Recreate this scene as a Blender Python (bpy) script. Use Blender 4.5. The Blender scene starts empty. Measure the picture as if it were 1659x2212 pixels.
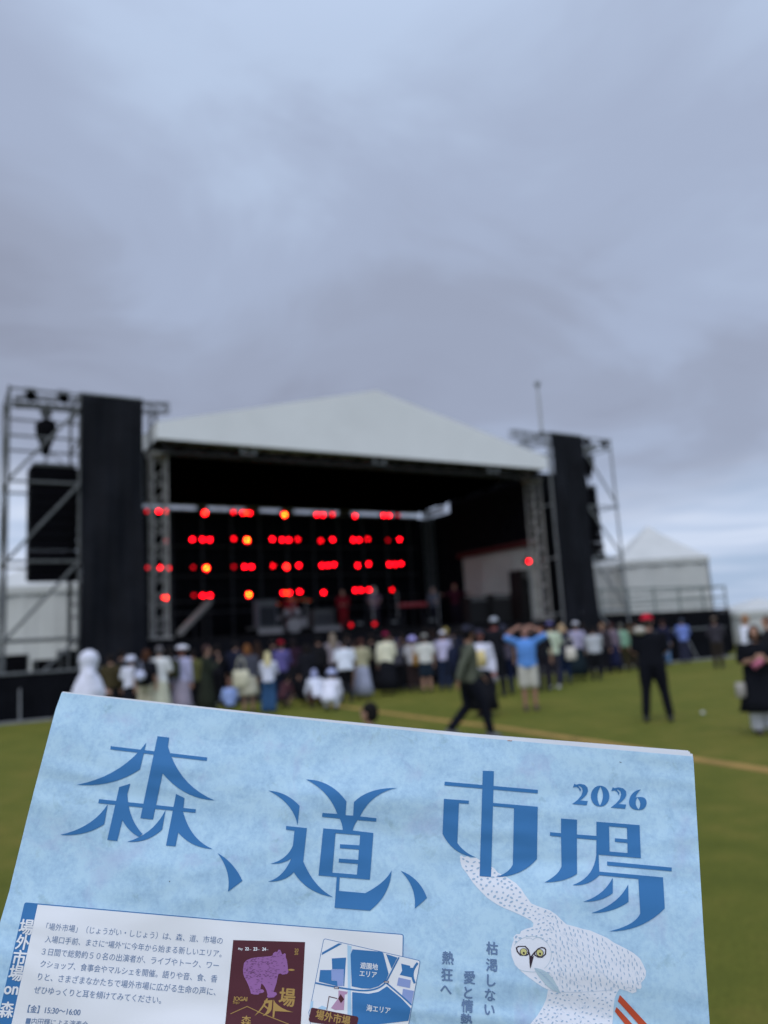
import bpy, bmesh, math, random
from math import sin, cos, pi, radians, atan2, sqrt
from mathutils import Vector, Matrix
from mathutils.geometry import tessellate_polygon
random.seed(7)
scene = bpy.context.scene
col = scene.collection

# ------------------------------------------------------------------ camera
PITCH, ROLL, F = radians(9.1), radians(3.25), 1662.0      # F in units of a 1659 x 2212 picture
CAM = Vector((0, 0, 1.6))
fwd = Vector((0, cos(PITCH), sin(PITCH)))
_u0 = Vector((0, -sin(PITCH), cos(PITCH))); _r0 = Vector((1, 0, 0))
up = _u0 * cos(ROLL) + _r0 * sin(ROLL)
rt = _r0 * cos(ROLL) - _u0 * sin(ROLL)
cd = bpy.data.cameras.new('camera'); cam = bpy.data.objects.new('camera', cd); col.objects.link(cam)
R = Matrix((rt, up, -fwd)).transposed()
cam.matrix_world = Matrix.Translation(CAM) @ R.to_4x4()
cd.sensor_fit = 'VERTICAL'; cd.sensor_height = 36.0; cd.sensor_width = 27.0
cd.lens = F / 2212 * 36
cd.clip_start = 0.01; cd.clip_end = 8000
cd.dof.use_dof = True; cd.dof.focus_distance = 0.325; cd.dof.aperture_fstop = 8.4
cd.dof.aperture_blades = 0
scene.camera = cam

def ray(x, y):
    return fwd + rt * ((x - 829.5) / F) + up * ((1106 - y) / F)
def at(x, y, Y):
    d = ray(x, y); return CAM + d * (Y / d.y)
def gnd(x, y, z=0.0):
    d = ray(x, y); return CAM + d * ((z - CAM.z) / d.z)

# ------------------------------------------------------------------ world, sun, exposure
SUN_EL, SUN_ROT = radians(55), radians(200)
world = bpy.data.worlds.new("World"); scene.world = world; world.use_nodes = True
wt = world.node_tree; wt.nodes.clear()
def N(t, typ, **kw):
    n = t.nodes.new(typ)
    for k, v in kw.items(): setattr(n, k, v)
    return n
def math_node(t, op, a, b=None, c=None, clamp=False):
    n = N(t, 'ShaderNodeMath', operation=op); n.use_clamp = clamp
    for i, v in enumerate((a, b, c)):
        if v is None: continue
        if isinstance(v, (int, float)): n.inputs[i].default_value = v
        else: t.links.new(v, n.inputs[i])
    return n.outputs[0]
def ramp(t, fac, stops, interp='LINEAR'):
    n = N(t, 'ShaderNodeValToRGB'); cr = n.color_ramp; cr.interpolation = interp
    while len(cr.elements) < len(stops): cr.elements.new(0.5)
    for e, (p, c) in zip(cr.elements, stops):
        e.position = p; e.color = (c[0], c[1], c[2], 1) if not isinstance(c, (int, float)) else (c, c, c, 1)
    t.links.new(fac, n.inputs[0]); return n.outputs[0]
def mixc(t, fac, a, b, mode='MIX'):
    n = N(t, 'ShaderNodeMix', data_type='RGBA', blend_type=mode)
    for i, v in ((0, fac), (6, a), (7, b)):
        if isinstance(v, (int, float)): n.inputs[i].default_value = v
        elif isinstance(v, (tuple, list)): n.inputs[i].default_value = (v[0], v[1], v[2], 1)
        else: t.links.new(v, n.inputs[i])
    return n.outputs[2]
def lin(c):
    return tuple(((v / 255 / 12.92) if v / 255 <= 0.04045 else ((v / 255 + 0.055) / 1.055) ** 2.4) for v in c)
def noise(t, vec, scale, detail=4, rough=0.5, dist=0.0):
    n = N(t, 'ShaderNodeTexNoise'); n.inputs['Scale'].default_value = scale
    n.inputs['Detail'].default_value = detail; n.inputs['Roughness'].default_value = rough
    n.inputs['Distortion'].default_value = dist
    if vec is not None: t.links.new(vec, n.inputs['Vector'])
    return n.outputs['Fac']

tc = N(wt, 'ShaderNodeTexCoord'); sx = N(wt, 'ShaderNodeSeparateXYZ')
wt.links.new(tc.outputs['Generated'], sx.inputs[0])
X_, Y_, Z_ = sx.outputs
zc = math_node(wt, 'ADD', math_node(wt, 'MAXIMUM', Z_, 0.0), 0.38)
cx = N(wt, 'ShaderNodeCombineXYZ')
wt.links.new(math_node(wt, 'DIVIDE', X_, zc), cx.inputs[0])
wt.links.new(math_node(wt, 'DIVIDE', Y_, zc), cx.inputs[1])
mp = N(wt, 'ShaderNodeMapping'); mp.inputs['Scale'].default_value = (0.9, 1.25, 1.0); mp.inputs['Location'].default_value = (1.0, 5.0, 0.0)
mp.inputs['Rotation'].default_value = (0, 0, radians(-14))
wt.links.new(cx.outputs[0], mp.inputs[0])
n1 = noise(wt, mp.outputs[0], 0.72, 6, 0.42, 0.5)
n2 = noise(wt, mp.outputs[0], 2.4, 6, 0.52, 0.7)
cl = math_node(wt, 'ADD', math_node(wt, 'MULTIPLY', n1, 0.70), math_node(wt, 'MULTIPLY', n2, 0.34)); cl = math_node(wt, 'SUBTRACT', cl, 0.02)
cl = math_node(wt, 'ADD', cl, math_node(wt, 'MULTIPLY', math_node(wt, 'MAXIMUM', math_node(wt, 'SUBTRACT', Z_, 0.40), 0.0), 0.38))   # thinner cloud higher up
cl = math_node(wt, 'ADD', cl, math_node(wt, 'MULTIPLY', X_, 0.07))
cloud = ramp(wt, cl, [(0.36, lin((128, 134, 152))), (0.45, lin((138, 146, 166))), (0.54, lin((148, 159, 182))), (0.66, lin((165, 180, 204)))], 'EASE')
# the layer thins towards the horizon: pale strips with bluish streaks, strongest on the right
mp2 = N(wt, 'ShaderNodeMapping'); mp2.inputs['Scale'].default_value = (1.2, 1.2, 13.0); mp2.inputs['Location'].default_value = (0.4, 0.0, 0.35)
wt.links.new(tc.outputs['Generated'], mp2.inputs[0])
n3 = noise(wt, mp2.outputs[0], 1.7, 4, 0.55, 0.3)
streak = ramp(wt, n3, [(0.36, lin((150, 168, 194))), (0.5, lin((176, 188, 210))), (0.62, lin((198, 206, 222)))])
side = math_node(wt, 'ADD', math_node(wt, 'MULTIPLY', math_node(wt, 'MAXIMUM', X_, 0.0), 0.115), math_node(wt, 'MULTIPLY', math_node(wt, 'MINIMUM', math_node(wt, 'ADD', X_, 0.18), 0.0), -0.42))
zed = math_node(wt, 'ADD', Z_, math_node(wt, 'MULTIPLY', math_node(wt, 'SUBTRACT', n3, 0.5), 0.05))
hz = ramp(wt, math_node(wt, 'SUBTRACT', zed, side), [(0.06, 1.0), (0.155, 0.0)], 'EASE')
skyc = mixc(wt, hz, cloud, streak)
# overhead and behind the viewer the layer is thinner and brighter
zen = ramp(wt, Z_, [(0.62, 0.0), (0.95, 1.0)], 'EASE')
back = ramp(wt, math_node(wt, 'MULTIPLY_ADD', Y_, -0.5, 0.5), [(0.5, 0.0), (0.95, 1.0)], 'EASE')
bright = math_node(wt, 'ADD', math_node(wt, 'ADD', 1.0, math_node(wt, 'MULTIPLY', zen, 0.65)), math_node(wt, 'MULTIPLY', back, 0.55))
sky = N(wt, 'ShaderNodeTexSky', sky_type='NISHITA'); sky.sun_disc = False
sky.sun_elevation = SUN_EL; sky.sun_rotation = SUN_ROT; sky.air_density = 1.0; sky.dust_density = 2.0
bg1 = N(wt, 'ShaderNodeBackground'); bg1.inputs[1].default_value = 0.07
wt.links.new(sky.outputs[0], bg1.inputs[0])
bg2 = N(wt, 'ShaderNodeBackground')
wt.links.new(skyc, bg2.inputs[0]); wt.links.new(bright, bg2.inputs[1])
mx = N(wt, 'ShaderNodeMixShader'); mx.inputs[0].default_value = 0.93
wt.links.new(bg1.outputs[0], mx.inputs[1]); wt.links.new(bg2.outputs[0], mx.inputs[2])
wo = N(wt, 'ShaderNodeOutputWorld'); wt.links.new(mx.outputs[0], wo.inputs[0])

sd = bpy.data.lights.new('sun', 'SUN'); sd.energy = 0.9; sd.angle = radians(30); sd.color = (1.0, 0.96, 0.9)
sun = bpy.data.objects.new('sun', sd); col.objects.link(sun)
# sun direction: behind the camera and to the left, veiled by cloud
sdir = Vector((sin(SUN_ROT) * cos(SUN_EL), cos(SUN_ROT) * cos(SUN_EL), sin(SUN_EL)))
sun.rotation_euler = sdir.to_track_quat('Z', 'Y').to_euler()
vs = scene.view_settings; vs.view_transform = 'Standard'; vs.look = 'None'; vs.exposure = 0.45; vs.gamma = 1.0
scene.cycles.use_denoising = True
scene.cycles.max_bounces = 6
scene.cycles.sample_clamp_indirect = 4.0

# ------------------------------------------------------------------ materials
LIGHT = 0.98
_m = {}
def alb(c):
    return tuple(min(0.88, v / LIGHT) for v in lin(c))
def mat(name, c, rough=0.8, var=0.12, scale=9.0, bump=0.0, metal=0.0, spec=0.3, emit=None, estr=0.0, bscale=40.0):
    """c: linear base colour; var: blotchy variation"""
    if name in _m: return _m[name]
    m = bpy.data.materials.new(name); m.use_nodes = True; t = m.node_tree
    b = t.nodes['Principled BSDF']
    b.inputs['Roughness'].default_value = rough; b.inputs['Metallic'].default_value = metal
    b.inputs['Specular IOR Level'].default_value = spec
    tcn = N(t, 'ShaderNodeTexCoord')
    nf = noise(t, tcn.outputs['Object'], scale, 5, 0.6)
    lo = tuple(max(0, v * (1 - var)) for v in c); hi = tuple(min(0.95, v * (1 + var)) for v in c)
    t.links.new(ramp(t, nf, [(0.3, lo), (0.7, hi)]), b.inputs['Base Color'])
    if bump:
        bn = N(t, 'ShaderNodeBump'); bn.inputs['Strength'].default_value = bump; bn.inputs['Distance'].default_value = 0.01
        t.links.new(noise(t, tcn.outputs['Object'], bscale, 4, 0.55), bn.inputs['Height'])
        t.links.new(bn.outputs[0], b.inputs['Normal'])
    if emit:
        b.inputs['Emission Color'].default_value = (*emit, 1); b.inputs['Emission Strength'].default_value = estr
    _m[name] = m
    return m
def cloth(c, var=0.16):
    c = tuple(int(v) for v in c)
    return mat('cloth %d %d %d' % c, alb(c), 0.9, var, 6.0, 0.35, bscale=22.0, spec=0.15)

# ------------------------------------------------------------------ mesh helpers
class MB:
    def __init__(s): s.v = []; s.f = []
    def add(s, vs, fs):
        o = len(s.v); s.v += [tuple(v) for v in vs]; s.f += [tuple(i + o for i in f) for f in fs]; return s
    def box(s, c, d, M=None):
        cx, cy, cz = c; a, b, h = d[0] / 2, d[1] / 2, d[2] / 2
        vs = [Vector((cx + i * a, cy + j * b, cz + k * h)) for k in (-1, 1) for j in (-1, 1) for i in (-1, 1)]
        if M: vs = [M @ v for v in vs]
        return s.add(vs, [(0, 2, 3, 1), (4, 5, 7, 6), (0, 1, 5, 4), (2, 6, 7, 3), (0, 4, 6, 2), (1, 3, 7, 5)])
    def tube(s, pts, rad, n=8, M=None, cap=True):
        pts = [Vector(p) for p in pts]
        if M: pts = [M @ p for p in pts]
        rads = rad if isinstance(rad, (list, tuple)) else [rad] * len(pts)
        vs = []; fs = []; ref = None; m = len(pts)
        for i, p in enumerate(pts):
            d = (pts[min(i + 1, m - 1)] - pts[max(i - 1, 0)]).normalized()
            if ref is None:
                ref = Vector((0, 0, 1)) if abs(d.z) < 0.9 else Vector((0, 1, 0))
            a = d.cross(ref).normalized(); b = d.cross(a).normalized(); ref = b.cross(d) if False else ref
            r = rads[i]
            ra, rb = r if isinstance(r, (tuple, list)) else (r, r)
            vs += [p + a * ra * cos(2 * pi * k / n) + b * rb * sin(2 * pi * k / n) for k in range(n)]
        for i in range(m - 1):
            for k in range(n):
                fs.append((i * n + k, i * n + (k + 1) % n, (i + 1) * n + (k + 1) % n, (i + 1) * n + k))
        if cap:
            fs.append(tuple(range(n))[::-1]); fs.append(tuple((m - 1) * n + k for k in range(n)))
        return s.add(vs, fs)
    def limb(s, pts, rads, n=10, M=None):
        """tube with rounded ends"""
        pts = [Vector(p) for p in pts]
        d0 = (pts[0] - pts[1]).normalized(); d1 = (pts[-1] - pts[-2]).normalized()
        P = [pts[0] + d0 * rads[0] * 0.8, pts[0] + d0 * rads[0] * 0.5] + pts + [pts[-1] + d1 * rads[-1] * 0.5, pts[-1] + d1 * rads[-1] * 0.8]
        r = [rads[0] * 0.45, rads[0] * 0.85] + list(rads) + [rads[-1] * 0.85, rads[-1] * 0.45]
        return s.tube(P, r, n, M)
    def rings(s, rings, n=16, M=None, cap=True):
        """stack of horizontal ellipses: (cx, cy, z, rx, ry)"""
        vs = []; fs = []
        for (cx, cy, z, rx, ry) in rings:
            for k in range(n):
                a = 2 * pi * k / n
                v = Vector((cx + rx * cos(a), cy + ry * sin(a), z)); vs.append(M @ v if M else v)
        for i in range(len(rings) - 1):
            for k in range(n):
                fs.append((i * n + k, i * n + (k + 1) % n, (i + 1) * n + (k + 1) % n, (i + 1) * n + k))
        if cap:
            fs.append(tuple(range(n))[::-1]); fs.append(tuple((len(rings) - 1) * n + k for k in range(n)))
        return s.add(vs, fs)
    def ball(s, c, r, n=14, m=9, M=None, zmin=-1.0, zmax=1.0):
        rx, ry, rz = r if isinstance(r, (tuple, list)) else (r, r, r)
        rr = []
        for i in range(m + 1):
            t = zmin + (zmax - zmin) * (0.5 - 0.5 * cos(pi * i / m)) if zmin == -1 and zmax == 1 else zmin + (zmax - zmin) * i / m
            q = max(0.03, sqrt(max(0, 1 - t * t)))
            rr.append((c[0], c[1], c[2] + rz * t, rx * q, ry * q))
        return s.rings(rr, n, M)
    def sheet(s, fn, nu, nv):
        vs = [fn(i / nu, j / nv) for j in range(nv + 1) for i in range(nu + 1)]
        fs = [(j * (nu + 1) + i, j * (nu + 1) + i + 1, (j + 1) * (nu + 1) + i + 1, (j + 1) * (nu + 1) + i) for j in range(nv) for i in range(nu)]
        return s.add(vs, fs)
    def truss(s, a, b, w, n, r=0.025, rd=0.013, tri=False):
        """box truss from a to b"""
        a, b = Vector(a), Vector(b); d = (b - a).normalized()
        ref = Vector((0, 0, 1)) if abs(d.z) < 0.9 else Vector((0, 1, 0))
        p = d.cross(ref).normalized() * w / 2; q = d.cross(p).normalized() * w / 2
        cs = [p + q, p - q, -p - q, -p + q]
        for c in cs: s.tube([a + c, b + c], r, 6)
        for k in range(4):
            c0, c1 = cs[k], cs[(k + 1) % 4]
            for i in range(n):
                t0, t1 = i / n, (i + 1) / n
                e0, e1 = (c0, c1) if i % 2 == 0 else (c1, c0)
                s.tube([a.lerp(b, t0) + e0, a.lerp(b, t1) + e1], rd, 5)
            for i in (0, n): s.tube([a.lerp(b, i / n) + c0, a.lerp(b, i / n) + c1], rd, 5)
        return s
    def mesh(s, name, smooth=False):
        me = bpy.data.meshes.new(name); me.from_pydata(s.v, [], s.f); me.update()
        bm = bmesh.new(); bm.from_mesh(me); bmesh.ops.recalc_face_normals(bm, faces=bm.faces); bm.to_mesh(me); bm.free()
        if smooth: me.polygons.foreach_set('use_smooth', [True] * len(me.polygons))
        return me

def part(name, mb, m, parent=None, label=None, smooth=False, thick=0.0):
    o = bpy.data.objects.new(name, mb.mesh(name, smooth)); col.objects.link(o)
    o.data.materials.append(m)
    if parent: o.parent = parent
    if label: o['label'] = label
    if thick:
        md = o.modifiers.new('thickness', 'SOLIDIFY'); md.thickness = thick; md.offset = 0
    return o
def tag(o, label, cat, group=None):
    o['label'] = label; o['category'] = cat
    if group: o['group'] = group
    return o
def thing(name, label, cat, loc=(0, 0, 0), rz=0.0, group=None):
    o = bpy.data.objects.new(name, None); col.objects.link(o); o.empty_display_size = 0.1
    o.location = loc; o.rotation_euler = (0, 0, rz)
    return tag(o, label, cat, group)

# ------------------------------------------------------------------ stage frame: s along the front, b towards the back
O = at(345, 1385, 22.5); O.z = 0
_re = at(1175, 1335, 30.0); _d = Vector((_re.x - O.x, _re.y - O.y, 0)); SL = _d.length
ANG = atan2(_d.y, _d.x)
U = _d.normalized(); NB = Vector((-U.y, U.x, 0))
DECK = 1.85
def W(s, b, z=0.0): return O + U * s + NB * b + Vector((0, 0, z))
def S(x, y, b):
    """point of the plane at depth b behind the stage front"""
    d = ray(x, y); t = ((O - CAM).dot(NB) + b) / d.dot(NB); P = CAM + d * t
    return Vector(((P - O).dot(U), b, P.z))

M_black = mat('black drape', (0.007, 0.0075, 0.010), 0.95, 0.25, 2.0, 0.3, bscale=8, spec=0.03)
M_scrim = mat('charcoal mesh scrim', (0.0115, 0.0125, 0.0165), 0.92, 0.25, 1.2, 0.2, bscale=5, spec=0.08)
M_blk2 = mat('black painted cabinet', (0.004, 0.0042, 0.006), 0.8, 0.2, 6, 0.1, spec=0.08)
M_alu = mat('dull aluminium', (0.42, 0.42, 0.42), 0.45, 0.15, 5, metal=0.6)
M_truss = mat('grey truss alloy', (0.28, 0.272, 0.262), 0.6, 0.15, 4)
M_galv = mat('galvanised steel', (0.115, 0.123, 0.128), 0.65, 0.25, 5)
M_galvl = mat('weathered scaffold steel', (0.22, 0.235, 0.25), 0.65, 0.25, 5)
M_canvas = mat('white canopy canvas', (0.76, 0.77, 0.78), 0.7, 0.05, 0.5, 0.1, bscale=2)
M_canvas2 = mat('marquee canvas', (0.52, 0.53, 0.525), 0.75, 0.07, 0.7, 0.2, bscale=3)
M_tarp = mat('pale tarpaulin', (0.54, 0.56, 0.51), 0.75, 0.1, 0.6, 0.25, bscale=2)
M_deck = mat('dark stage ply', (0.006, 0.006, 0.007), 0.9, 0.3, 3, spec=0.08)
M_red = mat('red lit lens', (0.3, 0.0, 0.0), 0.4, 0, emit=(1.0, 0.003, 0.01), estr=15)
M_redd = mat('dim red lens', (0.3, 0.0, 0.0), 0.4, 0, emit=(1.0, 0.003, 0.01), estr=6)
M_redv = mat('faint red lens', (0.3, 0.0, 0.0), 0.4, 0, emit=(1.0, 0.003, 0.015), estr=1.2)
M_core = mat('yellow lamp core', (0.5, 0.3, 0.0), 0.4, 0, emit=(1.0, 0.30, 0.0), estr=34)
M_core2 = mat('orange lamp core', (0.5, 0.2, 0.0), 0.4, 0, emit=(1.0, 0.08, 0.0), estr=14)

# ------------------------------------------------------------------ ground
def grass_mat():
    m = bpy.data.materials.new('mown lawn'); m.use_nodes = True; t = m.node_tree; b = t.nodes['Principled BSDF']
    b.inputs['Roughness'].default_value = 0.95; b.inputs['Specular IOR Level'].default_value = 0.1
    g = N(t, 'ShaderNodeNewGeometry')
    big = math_node(t, 'ADD', math_node(t, 'MULTIPLY', noise(t, g.outputs['Position'], 0.33, 5, 0.6), 0.5), math_node(t, 'MULTIPLY', noise(t, g.outputs['Position'], 2.3, 5, 0.65), 0.5))
    fine = noise(t, g.outputs['Position'], 45, 5, 0.7)
    c1 = ramp(t, big, [(0.3, (0.088, 0.110, 0.019)), (0.5, (0.144, 0.154, 0.028)), (0.68, (0.220, 0.186, 0.044))])
    c2 = ramp(t, fine, [(0.25, (0.45, 0.5, 0.4)), (0.75, (1.35, 1.3, 1.25))])
    t.links.new(mixc(t, 1.0, c1, c2, 'MULTIPLY'), b.inputs['Base Color'])
    bn = N(t, 'ShaderNodeBump'); bn.inputs['Strength'].default_value = 0.8; bn.inputs['Distance'].default_value = 0.03
    t.links.new(fine, bn.inputs['Height']); t.links.new(bn.outputs[0], b.inputs['Normal'])
    return m
g = MB()
xs = [-4000, -400, -60, -20, 0, 20, 60, 400, 4000]
g.sheet(lambda u, v: Vector((xs[round(u * 8)], xs[round(v * 8)], 0)), 8, 8)
o = part('lawn', g, grass_mat()); o['kind'] = 'structure'
# worn straw coloured line across the lawn
pl = [gnd(700, 1521), gnd(912, 1551), gnd(1097, 1574), gnd(1334, 1611), gnd(1500, 1640), gnd(1659, 1664), gnd(2100, 1738)]
wl = MB(); vs = []; fs = []
for i, p in enumerate(pl):
    d = (pl[min(i + 1, 6)] - pl[max(i - 1, 0)]).normalized(); q = Vector((-d.y, d.x, 0)) * (0.10 + 0.02 * (i % 2))
    vs += [p + q + Vector((0, 0, 0.004)), p - q + Vector((0, 0, 0.004))]
    if i: fs.append((2 * i - 2, 2 * i - 1, 2 * i + 1, 2 * i))
wl.add(vs, fs)
o = part('worn_turf_path', wl, mat('dry straw turf', (0.33, 0.20, 0.055), 0.95, 0.3, 3, 0.4)); o['kind'] = 'structure'

# ------------------------------------------------------------------ stage platform
st = thing('stage_platform', 'black skirted stage platform under the white gabled canopy', 'stage', W(0, 0), ANG)
part('deck', MB().box((SL / 2, 4.0, DECK - 0.06), (SL + 0.9, 8.6, 0.12)), M_deck, st)
def folds(x0, x1, y, z0, z1, amp, waves, ph=0.0, nu=80, nv=6, swing=0.0):
    m = MB()
    def fn(u, v):
        k = amp * (sin(waves * 2 * pi * u + ph) + 0.5 * sin(waves * 3.1 * 2 * pi * u + 1.3 * ph + 2 * v)) * (1 - 0.5 * v)
        return Vector((x0 + (x1 - x0) * u, y + k + swing * (1 - v), z0 + (z1 - z0) * v))
    return m.sheet(fn, nu, nv)
part('front_skirt', folds(-0.4, SL + 0.4, -0.38, 0.03, DECK - 0.13, 0.03, 24, nu=200), M_black, st, thick=0.01)
part('rear_skirt', folds(-0.4, SL + 0.4, 8.36, 0.03, DECK - 0.13, 0.03, 20, nu=100), M_black, st, thick=0.01)

# ------------------------------------------------------------------ canopy
cp = thing('stage_canopy', 'big white gabled canopy roof on truss columns over the stage', 'canopy', W(0, 0), ANG)
EV, SD, AP, FB, BB = 7.62, 8.12, 9.95, -0.8, 8.35
XL, XR, XM = -0.22, SL + 0.16, SL / 2 - 0.05
gb = MB()
outl = [(XL, EV), (XR, EV), (XR, SD), (XM, AP), (XL, SD)]
for yy in (FB, FB + 0.05): gb.add([Vector((x, yy, z)) for x, z in outl], [(0, 1, 2, 3, 4)])
n = len(gb.v)
for k in range(5): gb.f.append((k, (k + 1) % 5, 5 + (k + 1) % 5, 5 + k))
part('front_gable', gb, M_canvas, cp)
for a, b2, nm in ((XL, XM, 0), (XM, XR, 1)):
    za, zb = (SD, AP) if nm == 0 else (AP, SD)
    rf = MB()
    def fn(u, v, a=a, b2=b2, za=za, zb=zb):
        sag = -0.06 * sin(pi * u) * abs(sin(4 * pi * v))
        return Vector((a + (b2 - a) * u, FB + 0.06 + (BB - FB - 0.06) * v, za + (zb - za) * u + sag))
    part('roof_sheet', rf.sheet(fn, 12, 24), M_canvas, cp, thick=0.02, smooth=True)
sv = MB()
for xx in (XL + 0.02, XR - 0.02): sv.box((xx, (FB + BB) / 2, (EV + SD) / 2), (0.02, BB - FB - 0.14, SD - EV - 0.04))
part('side_valance', sv, M_canvas, cp)
ebm = MB().truss((XL + 0.3, FB + 0.35, 7.44), (XR - 0.3, FB + 0.35, 7.44), 0.3, 34, 0.026, 0.014)
part('eave_truss', ebm, mat('dark truss', (0.05, 0.05, 0.052), 0.55, 0.2, metal=0.4), cp)
for xx in (2.6, XM, 12.2):
    bb = MB().box((xx - 0.2, FB + 0.12, 7.45), (0.1, 0.12, 0.2)).box((xx + 0.2, FB + 0.12, 7.45), (0.1, 0.12, 0.2)).box((xx, FB + 0.12, 7.38), (0.5, 0.06, 0.06))
    part('eave_bracket', bb, M_galv, cp)
for xx in (0.0, SL):
    c = MB().truss((xx, 0, DECK + 0.06), (xx, 0, 7.28), 0.42, 15, 0.032, 0.019)
    c.box((xx, 0, DECK + 0.03), (0.62, 0.62, 0.05)).box((xx, 0, 7.33), (0.56, 0.56, 0.1))
    part('truss_column', c, M_truss, cp)
for xx in (0.3, SL - 0.05):
    c = MB().truss((xx, 7.5, DECK + 0.06), (xx, 7.5, 7.28), 0.34, 15, 0.03, 0.016).box((xx, 7.5, DECK + 0.03), (0.5, 0.5, 0.05))
    part('truss_column', c, M_galv, cp)
part('ceiling_drape', MB().sheet(lambda u, v: Vector((XL + 0.05 + (XR - XL - 0.1) * u, FB + 0.6 + (8.0 - FB - 0.6) * v, 7.62 - 0.25 * v + 0.12 * abs(sin(5 * pi * v)) - 0.02)), 10, 40), mat('black ceiling cloth', (0.0016, 0.0017, 0.0020), 1.0, spec=0.0), cp, thick=0.01)
# rear box truss carrying the lamps: aluminium seen against the sky slot
rt_ = MB().truss((-1.2, 7.85, 7.18), (14.3, 7.85, 7.18), 0.22, 60, 0.022, 0.011)
part('rear_truss', rt_, M_alu, cp)
rt2 = MB().truss((14.75, 8.0, 7.24), (14.75, 6.3, 7.24), 0.2, 8, 0.03, 0.014)
part('side_truss', rt2, M_alu, cp)

for px in (437, 548, 622, 745):
    q = S(px, 1100, 7.95); part('truss_cover', MB().box((q.x, 8.03, 7.22), (0.62 if px != 437 else 0.45, 0.05, 0.34)), M_black, cp)
# drapes: things of their own that hang in the stage
def stage_drape(name, label, s, b, mb, m, thick=0.012):
    t_ = thing(name, label, 'curtain', W(s, b), ANG)
    part('fabric', mb, m, t_, smooth=True, thick=thick)
    return t_
stage_drape('back_curtain', 'wide black curtain across the back of the stage behind the red lamps', 0, 8.2,
            folds(-0.7, SL + 0.6, 0, DECK + 0.02, 7.09, 0.05, 26, nu=240), M_black)
sdr = thing('side_curtain', 'black curtain on the right side of the stage above the pale tarpaulin', 'curtain', W(SL + 0.35, 0), ANG)
dr = folds(0, 8.35, 0, 0, 1, 0.035, 16, nu=140, nv=8); dr.v = [(y, x, 4.85 + (2.95 if x < 6.2 else 2.24) * z) for x, y, z in dr.v]
part('fabric', dr, M_black, sdr, smooth=True, thick=0.012)
dr = folds(5.5, 8.35, 0, 0, 1, 0.035, 5, nu=60, nv=8); dr.v = [(y + 0.01, x, DECK + 0.02 + (4.9 - DECK - 0.02) * z) for x, y, z in dr.v]
part('lower_fabric', dr, M_black, sdr, smooth=True, thick=0.012)
vl = folds(0.3, 5.7, 0, 0, 1, 0.02, 4, nu=60, nv=3); vl.v = [(y - 0.12, x, 4.83 + 0.24 * z) for x, y, z in vl.v]
part('valance', vl, mat('red lit valance', (0.10, 0.02, 0.02), 0.85), sdr, smooth=True, thick=0.012)  # red glow of the lamps put into the cloth colour
tp = folds(0.35, 5.68, 0, 0, 1, 0.05, 2.5, nu=50, nv=10); tp.v = [(y * 0.6 + 0.07, x, DECK + 0.02 + 3.05 * z) for x, y, z in tp.v]
tpo = thing('side_tarpaulin', 'pale grey tarpaulin wall at the right side of the stage', 'tarpaulin', W(SL + 0.35, 0), ANG)
part('sheet', tp, M_tarp, tpo, smooth=True, thick=0.01)
stage_drape('leg_curtain', 'narrow black curtain between the right truss column and the right scrim', SL + 0.2, 0.35,
            folds(0, 1.7, 0, 0.05, 7.75, 0.03, 5, nu=50), M_black)

# ------------------------------------------------------------------ lamp rig at the back
rig = thing('lighting_rig', 'dark pipe lighting rig standing along the back of the stage', 'lighting rig', W(0, 7.5, DECK), ANG)
M_pipe = mat('dark rig pipe', (0.035, 0.035, 0.04), 0.6, 0.2, metal=0.3)
for i in range(13):
    part('upright', MB().tube([(-1.3 + i * 1.24, 0.1, 0), (-1.3 + i * 1.24, 0.1, 5.15)], 0.045, 8), M_pipe, rig)
for z in (1.05, 1.5, 2.5, 3.7, 5.1):
    part('crossbar', MB().tube([(-1.4, 0.02, z), (13.9, 0.02, z)], 0.035, 8), M_pipe, rig)
a = S(388, 1368, 5.0); b = S(452, 1300, 5.0)
ramp_ = thing('gangway', 'pale grey sloping gangway leaning at the left of the stage', 'gangway', W(a.x, a.y, DECK), ANG)
gw = MB(); d = Vector((b.x - a.x, 0.0, b.z - a.z)); za = a.z - DECK
gw.box((0, 0, 0), (1, 1, 1)); gw.v = [(d.x * (x + 0.5) + (0.0), y * 0.7, za + d.z * (x + 0.5) + z * 0.16) for x, y, z in gw.v]
part('tread', gw, mat('grey gangway', (0.19, 0.185, 0.18), 0.7), ramp_)
part('trestle', MB().tube([(d.x, 0, 0), (d.x, 0, za + d.z - 0.08)], 0.035, 8).tube([(d.x * 0.5, 0.0, 0), (d.x * 0.5, 0.0, za + d.z * 0.5 - 0.08)], 0.03, 8), M_pipe, ramp_)

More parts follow.
